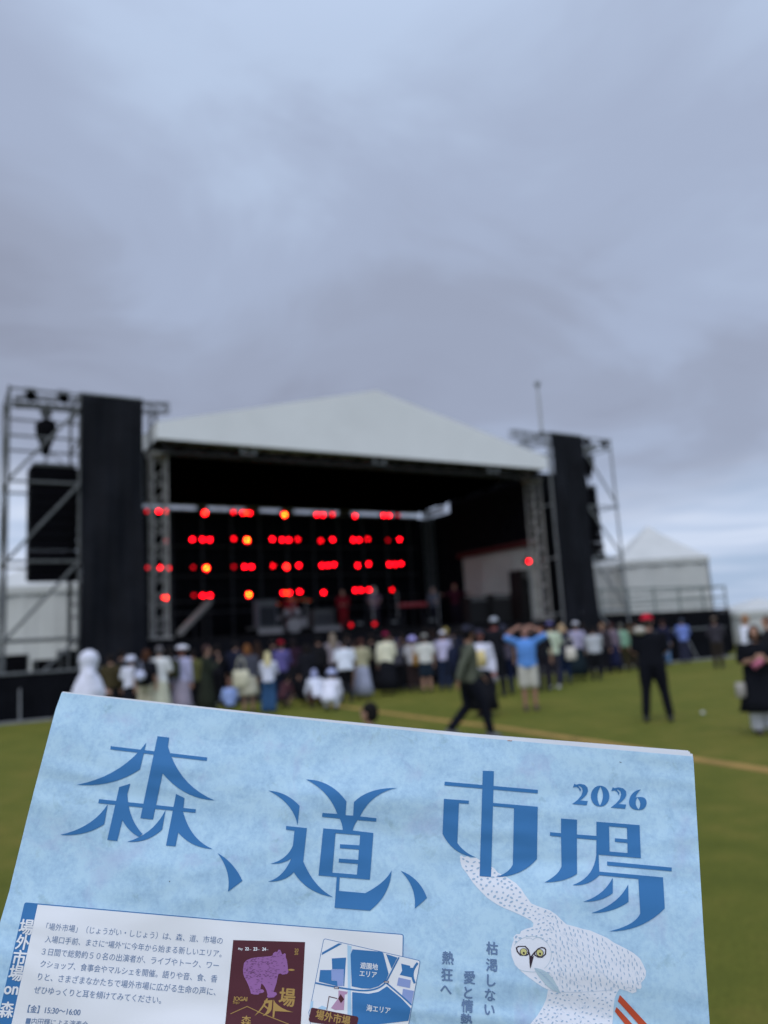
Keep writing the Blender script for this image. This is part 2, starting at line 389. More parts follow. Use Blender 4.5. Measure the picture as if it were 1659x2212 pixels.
ORD = ['leftmost', 'second from the left', 'third from the left', 'fourth from the left', 'fifth from the left', 'sixth from the left', 'seventh from the left',
       'eighth from the left', 'ninth from the left', 'tenth from the left', 'eleventh from the left', 'twelfth from the left', 'thirteenth from the left', 'fourteenth from the left']
ROWN = ['top', 'second', 'third', 'bottom']
LAMPS = [
 [(105,158,'d'),(190,160,'P'),(420,168,'c'),(575,163,'m'),(645,168,'Pc'),(852,178,'y'),(1045,178,'P'),(1113,175,'m'),(1236,184,'r'),(1407,182,'P'),(1470,180,'d')],
 [(210,316,'d'),(352,312,'r'),(427,313,'P'),(577,308,'m'),(648,316,'y'),(787,310,'r'),(858,314,'P'),(925,312,'m'),(1050,318,'m'),(1115,312,'r'),(1242,314,'P'),(1305,310,'m'),(1415,316,'d'),(1478,311,'r')],
 [(110,465,'d'),(200,467,'P'),(357,463,'d'),(428,468,'y'),(577,460,'d'),(655,460,'P'),(790,455,'m'),(863,460,'c'),(930,453,'r'),(1072,453,'P'),(1122,448,'r'),(1250,453,'r'),(1310,445,'r'),(1437,447,'P'),(1487,443,'r')],
 [(203,628,'y'),(360,615,'v'),(428,616,'P'),(658,612,'y'),(862,602,'Pc'),(935,595,'r'),(1065,600,'r'),(1253,587,'P'),(1312,585,'r'),(1437,585,'m')]]
ADJ = {'P': 'wide twin red stage lamp', 'Pc': 'twin red lamp with orange core', 'c': 'round red lamp with orange core', 'y': 'red stage lamp with yellow core',
       'r': 'bright round red stage lamp', 'm': 'dimmer round red stage lamp', 'd': 'faint round red stage lamp', 'v': 'barely lit red stage lamp'}
ADJ['P'] = 'wide twin red stage lamp'
def lamp_fixture(loc, kind, label, twin=False):
    t_ = thing('stage_lamp', label, 'stage lamp', loc, ANG, 'red stage lamps hung in rows')
    xs_ = (-0.15, 0.15) if twin else (0.0,)
    h = MB()
    for x in xs_:
        h.tube([(x, -0.10, 0), (x, 0.02, 0), (x, 0.14, 0), (x, 0.20, 0)], [0.115, 0.115, 0.10, 0.05], 14)
    part('housing', h, M_blk2, t_, smooth=False)
    y = MB()
    w = 0.14 + (0.15 if twin else 0)
    y.box((-w, 0.02, 0.03), (0.015, 0.04, 0.26)).box((w, 0.02, 0.03), (0.015, 0.04, 0.26)).box((0, 0.02, 0.165), (2 * w + 0.015, 0.04, 0.012)).tube([(0, 0.02, 0.17), (0, 0.02, 0.24)], 0.02, 8)
    part('yoke', y, M_blk2, t_)
    m_ = {'P': M_red, 'Pc': M_red, 'c': M_red, 'y': M_red, 'r': M_red, 'm': M_redd, 'd': M_redv, 'v': M_redv}[kind]
    for x in xs_:
        part('lens', MB().ball((x, -0.075, 0), ((0.074, 0.04, 0.074) if kind not in ('y', 'c') else (0.10, 0.05, 0.10)), 16, 10), m_, t_, smooth=True)
    if kind in ('y', 'c', 'Pc'):
        part('lamp_core', MB().ball((0 if kind != 'Pc' else 0.0, -0.135, 0.005), (0.032, 0.02, 0.032), 12, 8), M_core if kind == 'y' else M_core2, t_, smooth=True)
    return t_
BACKB = 7.25
used_lab = {}
for r_, row in enumerate(LAMPS):
    for i, (zx, zy, k) in enumerate(row):
        p = S(274.3 + zx * 0.3968, 1042.3 + zy * 0.3968, BACKB)
        lamp_fixture(W(p.x, p.y, p.z), k, '%s, %s in the %s row' % (ADJ[k], ORD[i] if i < 14 else 'rightmost', ROWN[r_]), k.startswith('P'))
p = S(1139, 1213, 0.55); lamp_fixture(W(p.x, p.y, p.z), 'r', 'lone red lamp on the right truss column in front of the tarpaulin')
for (x, y, wds) in ((755, 1353, 'left'), (806, 1350, 'right')):
    p = S(x, y, 0.6); lamp_fixture(W(p.x, 0.6, DECK + 0.16), 'd', 'small red footlight on the stage lip, the %s one of the pair' % wds)

# ------------------------------------------------------------------ PA towers
def tower(s0, s1, s2, arm, H, side):
    """s0 inner edge of scrim, s1 outer edge of scrim, s2 outer posts"""
    sg = 1 if s2 > s0 else -1
    L = lambda s: s - s0
    t_ = thing('scaffold_tower', 'steel scaffold loudspeaker tower on the %s of the stage, half covered by a black scrim' % side, 'scaffold', W(s0, 0), ANG, 'loudspeaker towers beside the stage')
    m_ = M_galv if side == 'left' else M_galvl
    for s in (s0, s1, s2):
        for b in (-0.6, 1.1):
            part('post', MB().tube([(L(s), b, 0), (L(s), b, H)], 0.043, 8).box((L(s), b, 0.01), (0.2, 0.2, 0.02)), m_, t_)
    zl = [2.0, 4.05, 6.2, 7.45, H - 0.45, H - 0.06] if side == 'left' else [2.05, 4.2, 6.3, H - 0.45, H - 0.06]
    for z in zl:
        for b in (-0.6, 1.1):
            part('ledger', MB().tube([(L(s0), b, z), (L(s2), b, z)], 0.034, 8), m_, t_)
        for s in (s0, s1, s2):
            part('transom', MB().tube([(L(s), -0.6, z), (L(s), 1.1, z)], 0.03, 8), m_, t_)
    zz = [0.3] + zl[:3] + [H - 0.45]
    for i in range(4):
        a_, b_ = (s2, s1)
        part('brace', MB().tube([(L(a_), -0.68, zz[i]), (L(b_), -0.68, zz[i + 1])], 0.038, 8), m_, t_)
        if side == 'right':
            part('brace', MB().tube([(L(b_), 1.16, zz[i]), (L(a_), 1.16, zz[i + 1])], 0.03, 8), m_, t_)
        else:
            part('brace', MB().tube([(L(s2), 0.9 - 1.4 * (i % 2), zz[i]), (L(s2), -0.5 + 1.4 * (i % 2), zz[i + 1])], 0.03, 8), m_, t_)
    am = MB().truss((L(s2 - 0.2 * sg), 0.1, H - 0.22), (L(arm), 0.1, H + 0.02), 0.26, 18, 0.028, 0.015)
    part('top_truss', am, m_, t_)
    part('arm_strut', MB().truss((L(s0 - 0.5 * sg), 0.1, H - 0.2), (L(s0 - 0.5 * sg), 0.1, H - 1.3), 0.2, 5, 0.022, 0.012), m_, t_)
    # scrim
    sc = thing('scrim', 'tall charcoal scrim cloth hanging on the %s loudspeaker tower' % side, 'cloth', W(s0, -0.74), ANG, 'scrims on the loudspeaker towers')
    w_ = s1 - s0; rng = random.Random(3 if sg < 0 else 9)
    ph = [rng.uniform(0, 6) for _ in range(8)]
    def fn(u, v):
        k = 0.10 * sin(2 * pi * (1.1 * u + 1.5 * v) + ph[0]) + 0.05 * sin(2 * pi * (2.2 * u - 1.7 * v) + ph[1]) + 0.025 * sin(2 * pi * (5 * u + 0.6 * v) + ph[2])
        k *= (1 - v) ** 0.3
        q = 0.06 * sin(3 * v + ph[3]) * (1 - v)
        return Vector((w_ * (u + q * (u - 0.5) * 0.5 - 0.16 * (1 - u) * (1 - v) ** 4), -0.02 + k, 0.55 + (H - 0.62) * v))
    part('fabric', MB().sheet(fn, 28, 80), M_scrim, sc, smooth=True, thick=0.008)
    part('hem_batten', MB().tube([(0, 0, H - 0.05), (w_, 0, H - 0.05)], 0.04, 8), M_galvl, sc)
    return t_
tower(-0.62, -2.30, -4.10, 0.35, 8.82, 'left')
tower(15.12, 16.86, 18.62, 13.9, 9.2, 'right')

def line_array(pix, b, nbox, label):
    (x0, y0), (x1, y1) = pix
    a_ = S(x0, y0, b); c_ = S(x1, y1, b)
    sL, sR = min(a_.x, c_.x), max(a_.x, c_.x); z1, z0 = max(a_.z, c_.z), min(a_.z, c_.z)
    w = sR - sL; h = (z1 - z0) / nbox
    t_ = thing('line_array', label, 'loudspeaker', W((sL + sR) / 2, b, z0), ANG, 'hanging loudspeaker columns')
    for i in range(nbox):
        z = h * (i + 0.5); tilt = radians(10 * (1 - i / nbox) ** 2)
        M = Matrix.Translation((0, -0.12 * (1 - i / nbox) ** 2, z)) @ Matrix.Rotation(tilt, 4, 'X')
        bx = part('cabinet', MB().box((0, 0, 0), (w, 0.7, h - 0.02), M), M_blk2, t_)
        part('grille', MB().box((0, -0.365, 0), (w * 0.86, 0.02, h * 0.78), M), mat('speaker grille', (0.005, 0.005, 0.007), 0.9, 0.1, 60, spec=0.05), t_)
    part('fly_frame', MB().box((0, 0, z1 - z0 + 0.06), (w * 0.9, 0.8, 0.08)).tube([(-w * 0.3, 0, z1 - z0 + 0.08), (0, 0, z1 - z0 + 0.45), (w * 0.3, 0, z1 - z0 + 0.08)], 0.02, 6), M_galv, t_)
    return t_, (sL + sR) / 2, z1
def chain_bag(px, py, b, H, label):
    p = S(px, py, b)
    t_ = thing('chain_hoist', label, 'hoist', W(p.x, b, p.z), ANG, 'black chain hoists above the loudspeakers')
    part('chain_bag', MB().rings([(0, 0, -0.62, 0.08, 0.07), (0, 0, -0.45, 0.12, 0.10), (0.0, 0, -0.28, 0.17, 0.14), (0, 0, -0.05, 0.26, 0.2), (0, 0, 0.2, 0.29, 0.22), (0.01, 0, 0.36, 0.25, 0.2), (0.06, 0, 0.42, 0.15, 0.12)], 14), M_blk2, t_, smooth=True)
    part('motor', MB().box((0.0, 0, 0.62), (0.16, 0.2, 0.3)).tube([(-0.15, 0, 0.62), (0.15, 0, 0.62)], 0.08, 10), M_galv, t_)
    part('chain', MB().tube([(0.05, 0, 0.7), (0.05, 0, H - p.z - 0.2)], 0.022, 6).tube([(-0.06, 0, 0.7), (-0.06, 0, H - p.z - 0.2)], 0.022, 6).tube([(0.02, 0, -0.6), (0.02, 0, -1.0)], 0.02, 6), M_galv, t_)
line_array(((62, 1012), (163, 1256)), 0.3, 11, 'tall black loudspeaker column hanging in the left scaffold tower')
line_array(((1262, 1057), (1290, 1212)), 0.3, 8, 'black loudspeaker column hanging in the right scaffold tower')
chain_bag(99, 938, 0.3, 8.8, 'black chain hoist bag hanging above the left loudspeaker column')
chain_bag(1271, 1004, 0.3, 9.2, 'small black chain hoist bag above the right loudspeaker column')
for x, y, wd in ((66, 851, 'outer corner of the left tower'), (136, 856, 'top of the left tower beside the scrim')):
    p = S(x, y, -0.1)
    t_ = thing('floodlight', 'unlit black floodlight hung at the %s' % wd, 'floodlight', W(p.x, p.y, p.z), ANG, 'unlit floodlights on the towers')
    part('housing', MB().tube([(0, -0.14, -0.1), (0, 0.0, -0.02), (0, 0.12, 0.04)], [0.15, 0.13, 0.07], 12), M_blk2, t_)
    part('yoke', MB().box((0, 0, 0.16), (0.3, 0.04, 0.02)).box((-0.15, 0, 0.06), (0.02, 0.04, 0.2)).box((0.15, 0, 0.06), (0.02, 0.04, 0.2)), M_galv, t_)
for x, y, wd in ((1264, 953, 'top of the right tower beside the scrim'), (1302, 957, 'outer corner of the right tower')):
    p = S(x, y, -0.1)
    t_ = thing('floodlight', 'unlit black floodlight hung at the %s' % wd, 'floodlight', W(p.x, p.y, p.z), ANG, 'unlit floodlights on the towers')
    part('housing', MB().tube([(0, -0.14, -0.1), (0, 0.0, -0.02), (0, 0.12, 0.04)], [0.15, 0.13, 0.07], 12), M_blk2, t_)
    part('yoke', MB().box((0, 0, 0.16), (0.3, 0.04, 0.02)).box((-0.15, 0, 0.06), (0.02, 0.04, 0.2)).box((0.15, 0, 0.06), (0.02, 0.04, 0.2)), M_galv, t_)
# mast on the right tower
t_ = thing('mast', 'thin pale mast with a ball top standing on the right scaffold tower', 'mast', W(15.1, -0.35, 9.14), ANG)
M_mast = mat('pale mast paint', (0.34, 0.35, 0.37), 0.6)
part('pole', MB().tube([(0, 0, 0), (0, 0, 1.1), (0, 0, 2.05)], [0.06, 0.055, 0.045], 10), M_mast, t_)
part('finial', MB().ball((0, 0, 2.12), 0.13), M_galvl, t_, smooth=True)
part('base_clamp', MB().box((0, 0, 0.06), (0.26, 0.26, 0.1)), M_galv, t_)

# ------------------------------------------------------------------ right wing deck with railing
wg = thing('wing_platform', 'black skirted side platform with a grey handrail right of the right tower', 'platform', W(17.0, -0.6), ANG)
WL = 8.1
part('deck', MB().box((WL / 2, 3.0, 1.86), (WL, 6.0, 0.12)), M_deck, wg)
part('skirt', folds(0, WL, 0, 0.02, 1.79, 0.03, 14, nu=120), M_black, wg, thick=0.01)
sk = folds(0.05, 6.0, 0, 0.02, 1.79, 0.03, 10, nu=80); sk.v = [(WL - 0.02 + y, x, z) for x, y, z in sk.v]
part('side_skirt', sk, M_black, wg, thick=0.01)
M_rail = mat('grey green handrail', (0.20, 0.23, 0.22), 0.6)
for i in range(6):
    part('rail_post', MB().tube([(0.3 + i * 1.55, 0.1, 1.92), (0.3 + i * 1.55, 0.1, 2.98)], 0.045, 8), M_rail, wg)
for z in (2.92, 2.45, 2.1):
    part('rail', MB().tube([(0.2, 0.1, z), (WL - 0.02, 0.1, z)], 0.04 if z > 2.9 else 0.03, 8), M_rail, wg)
rr = MB()
for z in (2.92, 2.45): rr.tube([(WL - 0.02, 0.1, z), (WL - 0.02, 5.9, z)], 0.035, 8)
part('side_rail', rr, M_rail, wg)

# ------------------------------------------------------------------ tents
def pagoda(name, label, px0, px1, yeave, peak, Y, m, group=None, rz=0.0):
    a_ = at(px0, yeave, Y); b_ = at(px1, yeave, Y); w = (b_ - a_).length; pk = at(peak[0], peak[1], Y + w / 2)
    c_ = (a_ + b_) / 2; ze = c_.z; zp = max(ze + 0.5, pk.z)
    t_ = thing(name, label, 'tent', (c_.x, Y + w / 2, 0), rz, group)
    h = w / 2
    rf = MB()
    def ring(q, z): return [Vector((-h * q, -h * q, z)), Vector((h * q, -h * q, z)), Vector((h * q, h * q, z)), Vector((-h * q, h * q, z))]
    prof = [(1.03, ze), (0.8, ze + (zp - ze) * 0.20), (0.5, ze + (zp - ze) * 0.48), (0.22, ze + (zp - ze) * 0.77), (0.02, zp)]
    vs = []; fs = []
    for q, z in prof: vs += ring(q, z)
    for i in range(4):
        for k in range(4): fs.append((4 * i + k, 4 * i + (k + 1) % 4, 4 * i + 4 + (k + 1) % 4, 4 * i + 4 + k))
    fs.append((16, 17, 18, 19))
    part('roof', rf.add(vs, fs), m, t_, thick=0.02)
    vb = MB()
    vs = ring(1.032, ze + 0.02) + ring(1.032, ze - 0.28)
    part('valance', vb.add(vs, [(k, (k + 1) % 4, 4 + (k + 1) % 4, 4 + k) for k in range(4)]), m, t_, thick=0.015)
    for k in range(4):
        ang = k * pi / 2
        wm = folds(-h * 0.98, h * 0.98, -h * 0.985, 0.03, ze - 0.05, 0.05, 3.5, ph=k, nu=40, nv=10)
        Mr = Matrix.Rotation(ang, 3, 'Z'); wm.v = [tuple(Mr @ Vector(v)) for v in wm.v]
        part('wall', wm, m, t_, smooth=True, thick=0.012)
    for sx_ in (-1, 1):
        for sy_ in (-1, 1):
            part('pole', MB().tube([(sx_ * h, sy_ * h, 0), (sx_ * h, sy_ * h, ze)], 0.05, 8), M_galvl, t_)
    return t_
pagoda('pagoda_tent', 'white pagoda tent with a pointed roof behind the right platform', 1345, 1528, 1207, (1428, 1136), 42, M_canvas2)
pagoda('low_tent', 'low pale marquee at the far right edge behind the crowd', 1592, 1775, 1316, (1690, 1290), 41, M_canvas2)
pagoda('side_tent', 'grey white tent wall seen through the right scaffold tower', 1262, 1350, 1222, (1300, 1190), 43, mat('grey tent canvas', (0.36, 0.37, 0.37), 0.8, 0.1, 0.6))
pagoda('rear_marquee', 'white marquee behind the left scaffold tower', -70, 168, 1268, (60, 1210), 30, M_canvas2)

# ------------------------------------------------------------------ cases in the left wing
def flight_case(p, d, label, rz=ANG):
    t_ = thing('flight_case', label, 'equipment case', p, rz, 'black equipment cases left of the stage')
    part('box', MB().box((0, 0, d[2] / 2 + 0.1), (d[0], d[1], d[2])), M_blk2, t_)
    ed = MB()
    for i in (-1, 1):
        for j in (-1, 1):
            ed.box((i * d[0] / 2, j * d[1] / 2, d[2] / 2 + 0.1), (0.04, 0.04, d[2] + 0.02))
    part('edge_trim', ed, M_galv, t_)
    for i in (-1, 1):
        for j in (-1, 1):
            part('caster', MB().tube([(i * d[0] * 0.4 - 0.02, j * d[1] * 0.38, 0.05), (i * d[0] * 0.4 + 0.02, j * d[1] * 0.38, 0.05)], 0.05, 10), M_blk2, t_)
p = at(22, 1400, 24.2); flight_case((p.x, p.y, 0), (0.95, 0.8, 1.55), 'tall black equipment case at the left edge under the tower')
p = at(118, 1400, 24.4); flight_case((p.x, p.y, 0), (1.15, 0.8, 1.35), 'black equipment case under the left loudspeaker column')
p = at(150, 1400, 24.0); flight_case((p.x, p.y, 0), (0.6, 0.6, 1.6), 'narrow black equipment case beside the left scrim')

# ------------------------------------------------------------------ crowd fence
f0 = Vector((-12.5, 19.3 + 0.515 * (-12.5 + 9.6), 0)); f1 = Vector((13.3, 19.3 + 0.515 * (13.3 + 9.6), 0))
fa = atan2(f1.y - f0.y, f1.x - f0.x); FL = (f1 - f0).length
fc = thing('crowd_fence', 'long black cloth covered crowd fence in front of the stage', 'fence', f0, fa)
part('cover', folds(0, FL, 0, 0.03, 1.15, 0.02, 36, nu=300, nv=3), M_black, fc, thick=0.02)
part('top_rail', MB().tube([(0, 0, 1.17), (FL, 0, 1.17)], 0.035, 8), M_galv, fc)
M_plate = mat('grey base plate', (0.22, 0.23, 0.24), 0.7, 0.2, 3)
for i in range(20):
    x = FL * (i + 0.5) / 20
    part('base_plate', MB().box((x, -0.26, 0.02), (FL / 20 - 0.03, 0.42, 0.03)).tube([(x, -0.42, 0.03), (x, -0.03, 0.8)], 0.02, 6), M_plate, fc)

# ------------------------------------------------------------------ people
SKIN = mat('skin', (0.42, 0.24, 0.17), 0.6, 0.08, 10)
SKIN2 = mat('tanned skin', (0.30, 0.15, 0.09), 0.6, 0.08, 10)
SHOE = mat('dark shoe', (0.02, 0.02, 0.022), 0.6)
SHOEW = mat('white shoe', (0.6, 0.6, 0.6), 0.6)
EYE = mat('dark eye', (0.01, 0.008, 0.008), 0.3)
def remesh(o, voxel, it=4, fac=0.6):
    r = o.modifiers.new('shape', 'REMESH'); r.mode = 'VOXEL'; r.voxel_size = voxel; r.use_smooth_shade = True
    s_ = o.modifiers.new('soften', 'SMOOTH'); s_.iterations = it; s_.factor = fac
ARMS = {  # right side: elbow, wrist, hand direction
 'down': ((0.235, -0.04, 1.10), (0.25, 0.05, 0.86), (0.0, 0.15, -1.0)),
 'phone': ((0.24, 0.08, 1.12), (0.10, 0.27, 1.30), (-0.15, 0.3, 1.0)),
 'low': ((0.25, 0.02, 1.11), (0.13, 0.24, 1.08), (-0.5, 0.8, 0.1)),
 'head': ((0.43, 0.03, 1.50), (0.17, 0.0, 1.66), (-1.0, -0.1, 0.15)),
 'up': ((0.28, 0.10, 1.58), (0.17, 0.14, 1.84), (-0.3, 0.1, 1.0)),
 'clasp': ((0.25, 0.02, 1.12), (0.07, 0.22, 1.20), (-0.9, 0.3, 0.5)),
 'swingf': ((0.235, 0.10, 1.12), (0.22, 0.28, 0.96), (0.0, 0.7, -0.7)),
 'swingb': ((0.235, -0.16, 1.13), (0.23, -0.22, 0.90), (0.0, 0.0, -1.0)),
 'out': ((0.36, 0.06, 1.22), (0.55, 0.18, 1.30), (0.9, 0.3, 0.1)),
 'knees': ((0.24, 0.20, 1.16), (0.14, 0.38, 1.02), (-0.4, 0.8, -0.2)),
}
LEGS = {  # right hip, knee, ankle; left hip, knee, ankle; pelvis; lean
 'stand': (((0.09, 0, 0.9), (0.10, 0.02, 0.49), (0.10, -0.02, 0.09)), ((-0.09, 0, 0.9), (-0.10, 0.02, 0.49), (-0.11, -0.02, 0.09)), (0, 0, 0.92), 2),
 'wide': (((0.09, 0, 0.9), (0.15, 0.03, 0.49), (0.20, 0.0, 0.09)), ((-0.09, 0, 0.9), (-0.13, 0.0, 0.49), (-0.17, -0.04, 0.09)), (0, 0, 0.92), 3),
 'walk': (((0.09, 0, 0.89), (0.09, 0.19, 0.50), (0.09, 0.27, 0.10)), ((-0.09, 0, 0.89), (-0.09, -0.02, 0.49), (-0.09, -0.32, 0.16)), (0, 0, 0.91), 5),
 'bend': (((0.09, 0, 0.88), (0.11, 0.06, 0.48), (0.12, -0.02, 0.09)), ((-0.09, 0, 0.88), (-0.11, 0.06, 0.48), (-0.12, -0.02, 0.09)), (0, -0.02, 0.90), 24),
 'crouch': (((0.10, -0.10, 0.32), (0.17, 0.26, 0.50), (0.13, 0.02, 0.10)), ((-0.10, -0.10, 0.32), (-0.17, 0.26, 0.50), (-0.13, 0.02, 0.10)), (0, -0.12, 0.34), 28),
 'sit': (((0.10, 0.0, 0.12), (0.16, 0.36, 0.44), (0.12, 0.55, 0.09)), ((-0.10, 0.0, 0.12), (-0.16, 0.36, 0.44), (-0.12, 0.55, 0.09)), (0, 0, 0.14), 8),
}
people = []
def person(label, px, Y, face=0.0, ytop=None, h=None, legs='stand', arms='down', hair=(28, 24, 24), hairstyle='short', hat=None, hatc=None,
           top=(40, 40, 48), sleeve='short', bottom='trousers', botc=(28, 30, 40), shoe=None, skin=None, voxel=0.014, build=1.0, eyes=False,
           loc=None, group='people in front of the stage', hood=False, headk=1.0, apron=None, turn=0.0, lean=None):
    rv = random.Random(label)
    if arms == 'down' and legs == 'stand': arms = rv.choice(['down', 'down', ('down', 'low'), ('low', 'down'), 'low', 'phone'])
    if turn == 0: turn = rv.uniform(-32, 32)
    if lean is None and legs == 'stand': lean = rv.uniform(0, 7)
    if loc is None:
        q = at(px, 1400, Y); k = at(px, ytop if ytop else 1380, Y)
        x = k.x if ytop else q.x
        loc = (x, Y, 0.0)
    hatx = {'cap': 0.015, 'bucket': 0.02, 'beret': 0.03, None: 0.0}[hat] + (0.02 if hood else 0.0)
    if h is None: h = at(px, ytop, Y).z - loc[2]
    sc = h / (1.70 + hatx + 0.24 * (headk - 1))
    t_ = thing('person', label, 'person', loc, radians(face), group)
    t_.scale = (sc, sc, sc)
    LR, LL, pv, ln = LEGS[legs]
    if lean is not None: ln = lean
    MU = Matrix.Translation(pv) @ Matrix.Rotation(-radians(ln), 4, 'X') @ Matrix.Translation((0, 0, -0.92))
    MH = MU @ Matrix.Translation((0, 0, 1.46)) @ Matrix.Rotation(radians(ln * 0.7), 4, 'X') @ Matrix.Rotation(radians(turn), 4, 'Z') @ Matrix.Scale(headk, 4) @ Matrix.Translation((0, 0, -1.46))
    w = build
    sk = skin or SKIN
    B = MB()
    B.rings([(0, 0, 0.80, 0.09 * w, 0.08), (0, 0, 0.86, 0.155 * w, 0.105), (0, 0, 0.95, 0.16 * w, 0.11), (0, 0, 1.06, 0.135 * w, 0.095), (0, 0.005, 1.20, 0.155 * w, 0.105), (0, 0.0, 1.32, 0.165 * w, 0.10), (0, -0.01, 1.40, 0.13 * w, 0.07), (0, -0.01, 1.44, 0.065, 0.055)], 16, MU)
    B.limb([(0, -0.015, 1.40), (0, 0.0, 1.53)], [0.056, 0.052], 10, MU)
    B.ball((0, 0.0, 1.605), (0.074, 0.09, 0.097), 16, 11, MH)
    B.ball((0, 0.028, 1.555), (0.056, 0.06, 0.062), 12, 9, MH)                                  # jaw
    B.limb([(0, 0.085, 1.605), (0, 0.106, 1.578)], [0.012, 0.016], 8, MH)                       # nose
    for sx_ in (-1, 1): B.ball((sx_ * 0.077, -0.005, 1.592), (0.013, 0.022, 0.034), 8, 6, MH)   # ears
    am = arms if isinstance(arms, tuple) else (arms, arms)
    armpts = []
    for sgn, an in ((1, am[0]), (-1, am[1])):
        e, wr, hd = ARMS[an]; f_ = lambda v: Vector((v[0] * sgn, v[1], v[2]))
        sh = MU @ Vector((0.175 * sgn * w, -0.01, 1.375)); e = MU @ f_(e); wr = MU @ f_(wr); hd = (MU.to_3x3() @ f_(hd)).normalized()
        armpts.append((sh, e, wr, hd, sgn))
        B.limb([sh, sh.lerp(e, 0.5), e, e.lerp(wr, 0.35), wr], [0.056, 0.047, 0.041, 0.041, 0.028], 10)
        side_ = hd.cross(Vector((0, 1, 0.2))).normalized(); nn = hd.cross(side_).normalized()
        c0 = wr + hd * 0.02; c1 = wr + hd * 0.085
        B.tube([c0 - hd * 0.02, c0 + hd * 0.02, c1], [(0.024, 0.02), (0.036, 0.018), (0.040, 0.015)], 10)
        for k, (o_, ln_) in enumerate(((-0.031, 0.066), (-0.011, 0.078), (0.010, 0.074), (0.030, 0.058))):
            b0 = c1 + side_ * o_ - hd * 0.01; b1 = b0 + hd * ln_ * 0.55 + side_ * o_ * 0.12; b2 = b1 + hd * ln_ * 0.42 + nn * 0.018
            B.limb([b0, b1, b2], [0.0095, 0.009, 0.0078], 8)
        th = c0 - side_ * 0.03 * sgn
        B.limb([th, th - side_ * 0.026 * sgn + hd * 0.03, th - side_ * 0.03 * sgn + hd * 0.062], [0.013, 0.011, 0.009], 8)
    for (hp, kn, an_) in (LR, LL):
        hp, kn, an_ = Vector(hp), Vector(kn), Vector(an_)
        B.limb([hp, hp.lerp(kn, 0.5), kn, kn.lerp(an_, 0.35), an_], [0.09 * w, 0.074 * w, 0.053, 0.055, 0.037], 12)
        B.limb([an_ + Vector((0, -0.03, -0.035)), an_ + Vector((0, 0.06, -0.045)), an_ + Vector((0, 0.15, -0.06))], [0.034, 0.034, 0.022], 8)
    remesh(part('body', B, sk, t_), voxel, 3, 0.4)
    if eyes:
        for sx_ in (-1, 1):
            part('eye', MB().ball((sx_ * 0.031, 0.078, 1.61), (0.014, 0.009, 0.008), 10, 6, MH), EYE, t_, smooth=True)
        part('mouth', MB().ball((0, 0.083, 1.545), (0.024, 0.008, 0.007), 10, 6, MH), mat('lips', (0.30, 0.09, 0.08), 0.5), t_, smooth=True)
    # shoes
    for (hp, kn, an_) in (LR, LL):
        a2 = Vector(an_); z0 = -0.09
        s_ = MB().rings([(a2.x, a2.y + 0.045, a2.z - 0.085, 0.045, 0.135), (a2.x, a2.y + 0.045, a2.z - 0.06, 0.048, 0.138), (a2.x, a2.y + 0.02, a2.z - 0.025, 0.044, 0.10), (a2.x, a2.y - 0.01, a2.z + 0.01, 0.04, 0.055)], 14)
        part('shoe', s_, shoe or SHOE, t_, smooth=True)
    # lower clothing
    vx = max(voxel, 0.014)
    mb_ = MB(); bm_ = cloth(botc)
    if bottom in ('trousers', 'shorts', 'wide', 'jeans'):
        fin = 1.0 if bottom != 'shorts' else 0.0
        for (hp, kn, an_) in (LR, LL):
            hp, kn, an_ = Vector(hp), Vector(kn), Vector(an_)
            r1 = 0.022
            if fin: mb_.limb([hp, hp.lerp(kn, 0.5), kn, kn.lerp(an_, 0.5), kn.lerp(an_, 0.93)], [0.098 * w + .008, 0.09 * w, 0.078 if bottom != 'wide' else .11, 0.072 if bottom != 'wide' else .12, 0.066 if bottom != 'wide' else .125], 14)
            else: mb_.limb([hp, hp.lerp(kn, 0.5), hp.lerp(kn, 0.92)], [0.105 * w, 0.105 * w, 0.10 * w], 14)
        mb_.rings([(0, 0, 0.80, 0.13 * w, 0.10), (0, 0, 0.88, 0.178 * w, 0.125), (0, 0, 0.96, 0.176 * w, 0.125), (0, 0, 1.04, 0.15 * w, 0.108)], 16, MU)
    elif bottom in ('skirt', 'longskirt', 'dress'):
        zh = {'skirt': 0.45, 'longskirt': 0.14, 'dress': 0.36}[bottom]
        rh = {'skirt': 0.26, 'longskirt': 0.29, 'dress': 0.28}[bottom] * w
        vs = []; fs = []; nn_ = 40; lv = [(1.06, .145 * w, .10), (0.95, .175 * w, .13), (0.75, .2 * w, .165), ((0.75 + zh) / 2, (.2 * w + rh) / 2, (.165 + rh * .85) / 2), (zh, rh, rh * .85)]
        for (z, rx, ry) in lv:
            for k in range(nn_):
                a = 2 * pi * k / nn_; q = 1 + 0.07 * sin(9 * a) * max(0, (0.95 - z)) 
                vs.append((rx * q * cos(a), ry * q * sin(a), z))
        for i in range(4):
            for k in range(nn_): fs.append((i * nn_ + k, i * nn_ + (k + 1) % nn_, (i + 1) * nn_ + (k + 1) % nn_, (i + 1) * nn_ + k))
        fs.append(tuple(range(nn_))); mb_.add(vs, fs)
    nmb = {'trousers': 'trousers', 'jeans': 'jeans', 'wide': 'wide_trousers', 'shorts': 'shorts', 'skirt': 'skirt', 'longskirt': 'long_skirt', 'dress': 'dress_skirt'}[bottom]
    ob = part(nmb, mb_, bm_, t_, smooth=True, thick=0.006 if 'skirt' in nmb else 0)
    if 'skirt' not in nmb: remesh(ob, vx, 5, 0.6)
    # upper clothing
    T = MB()
    zb = 0.86 if bottom not in ('dress',) else 0.95
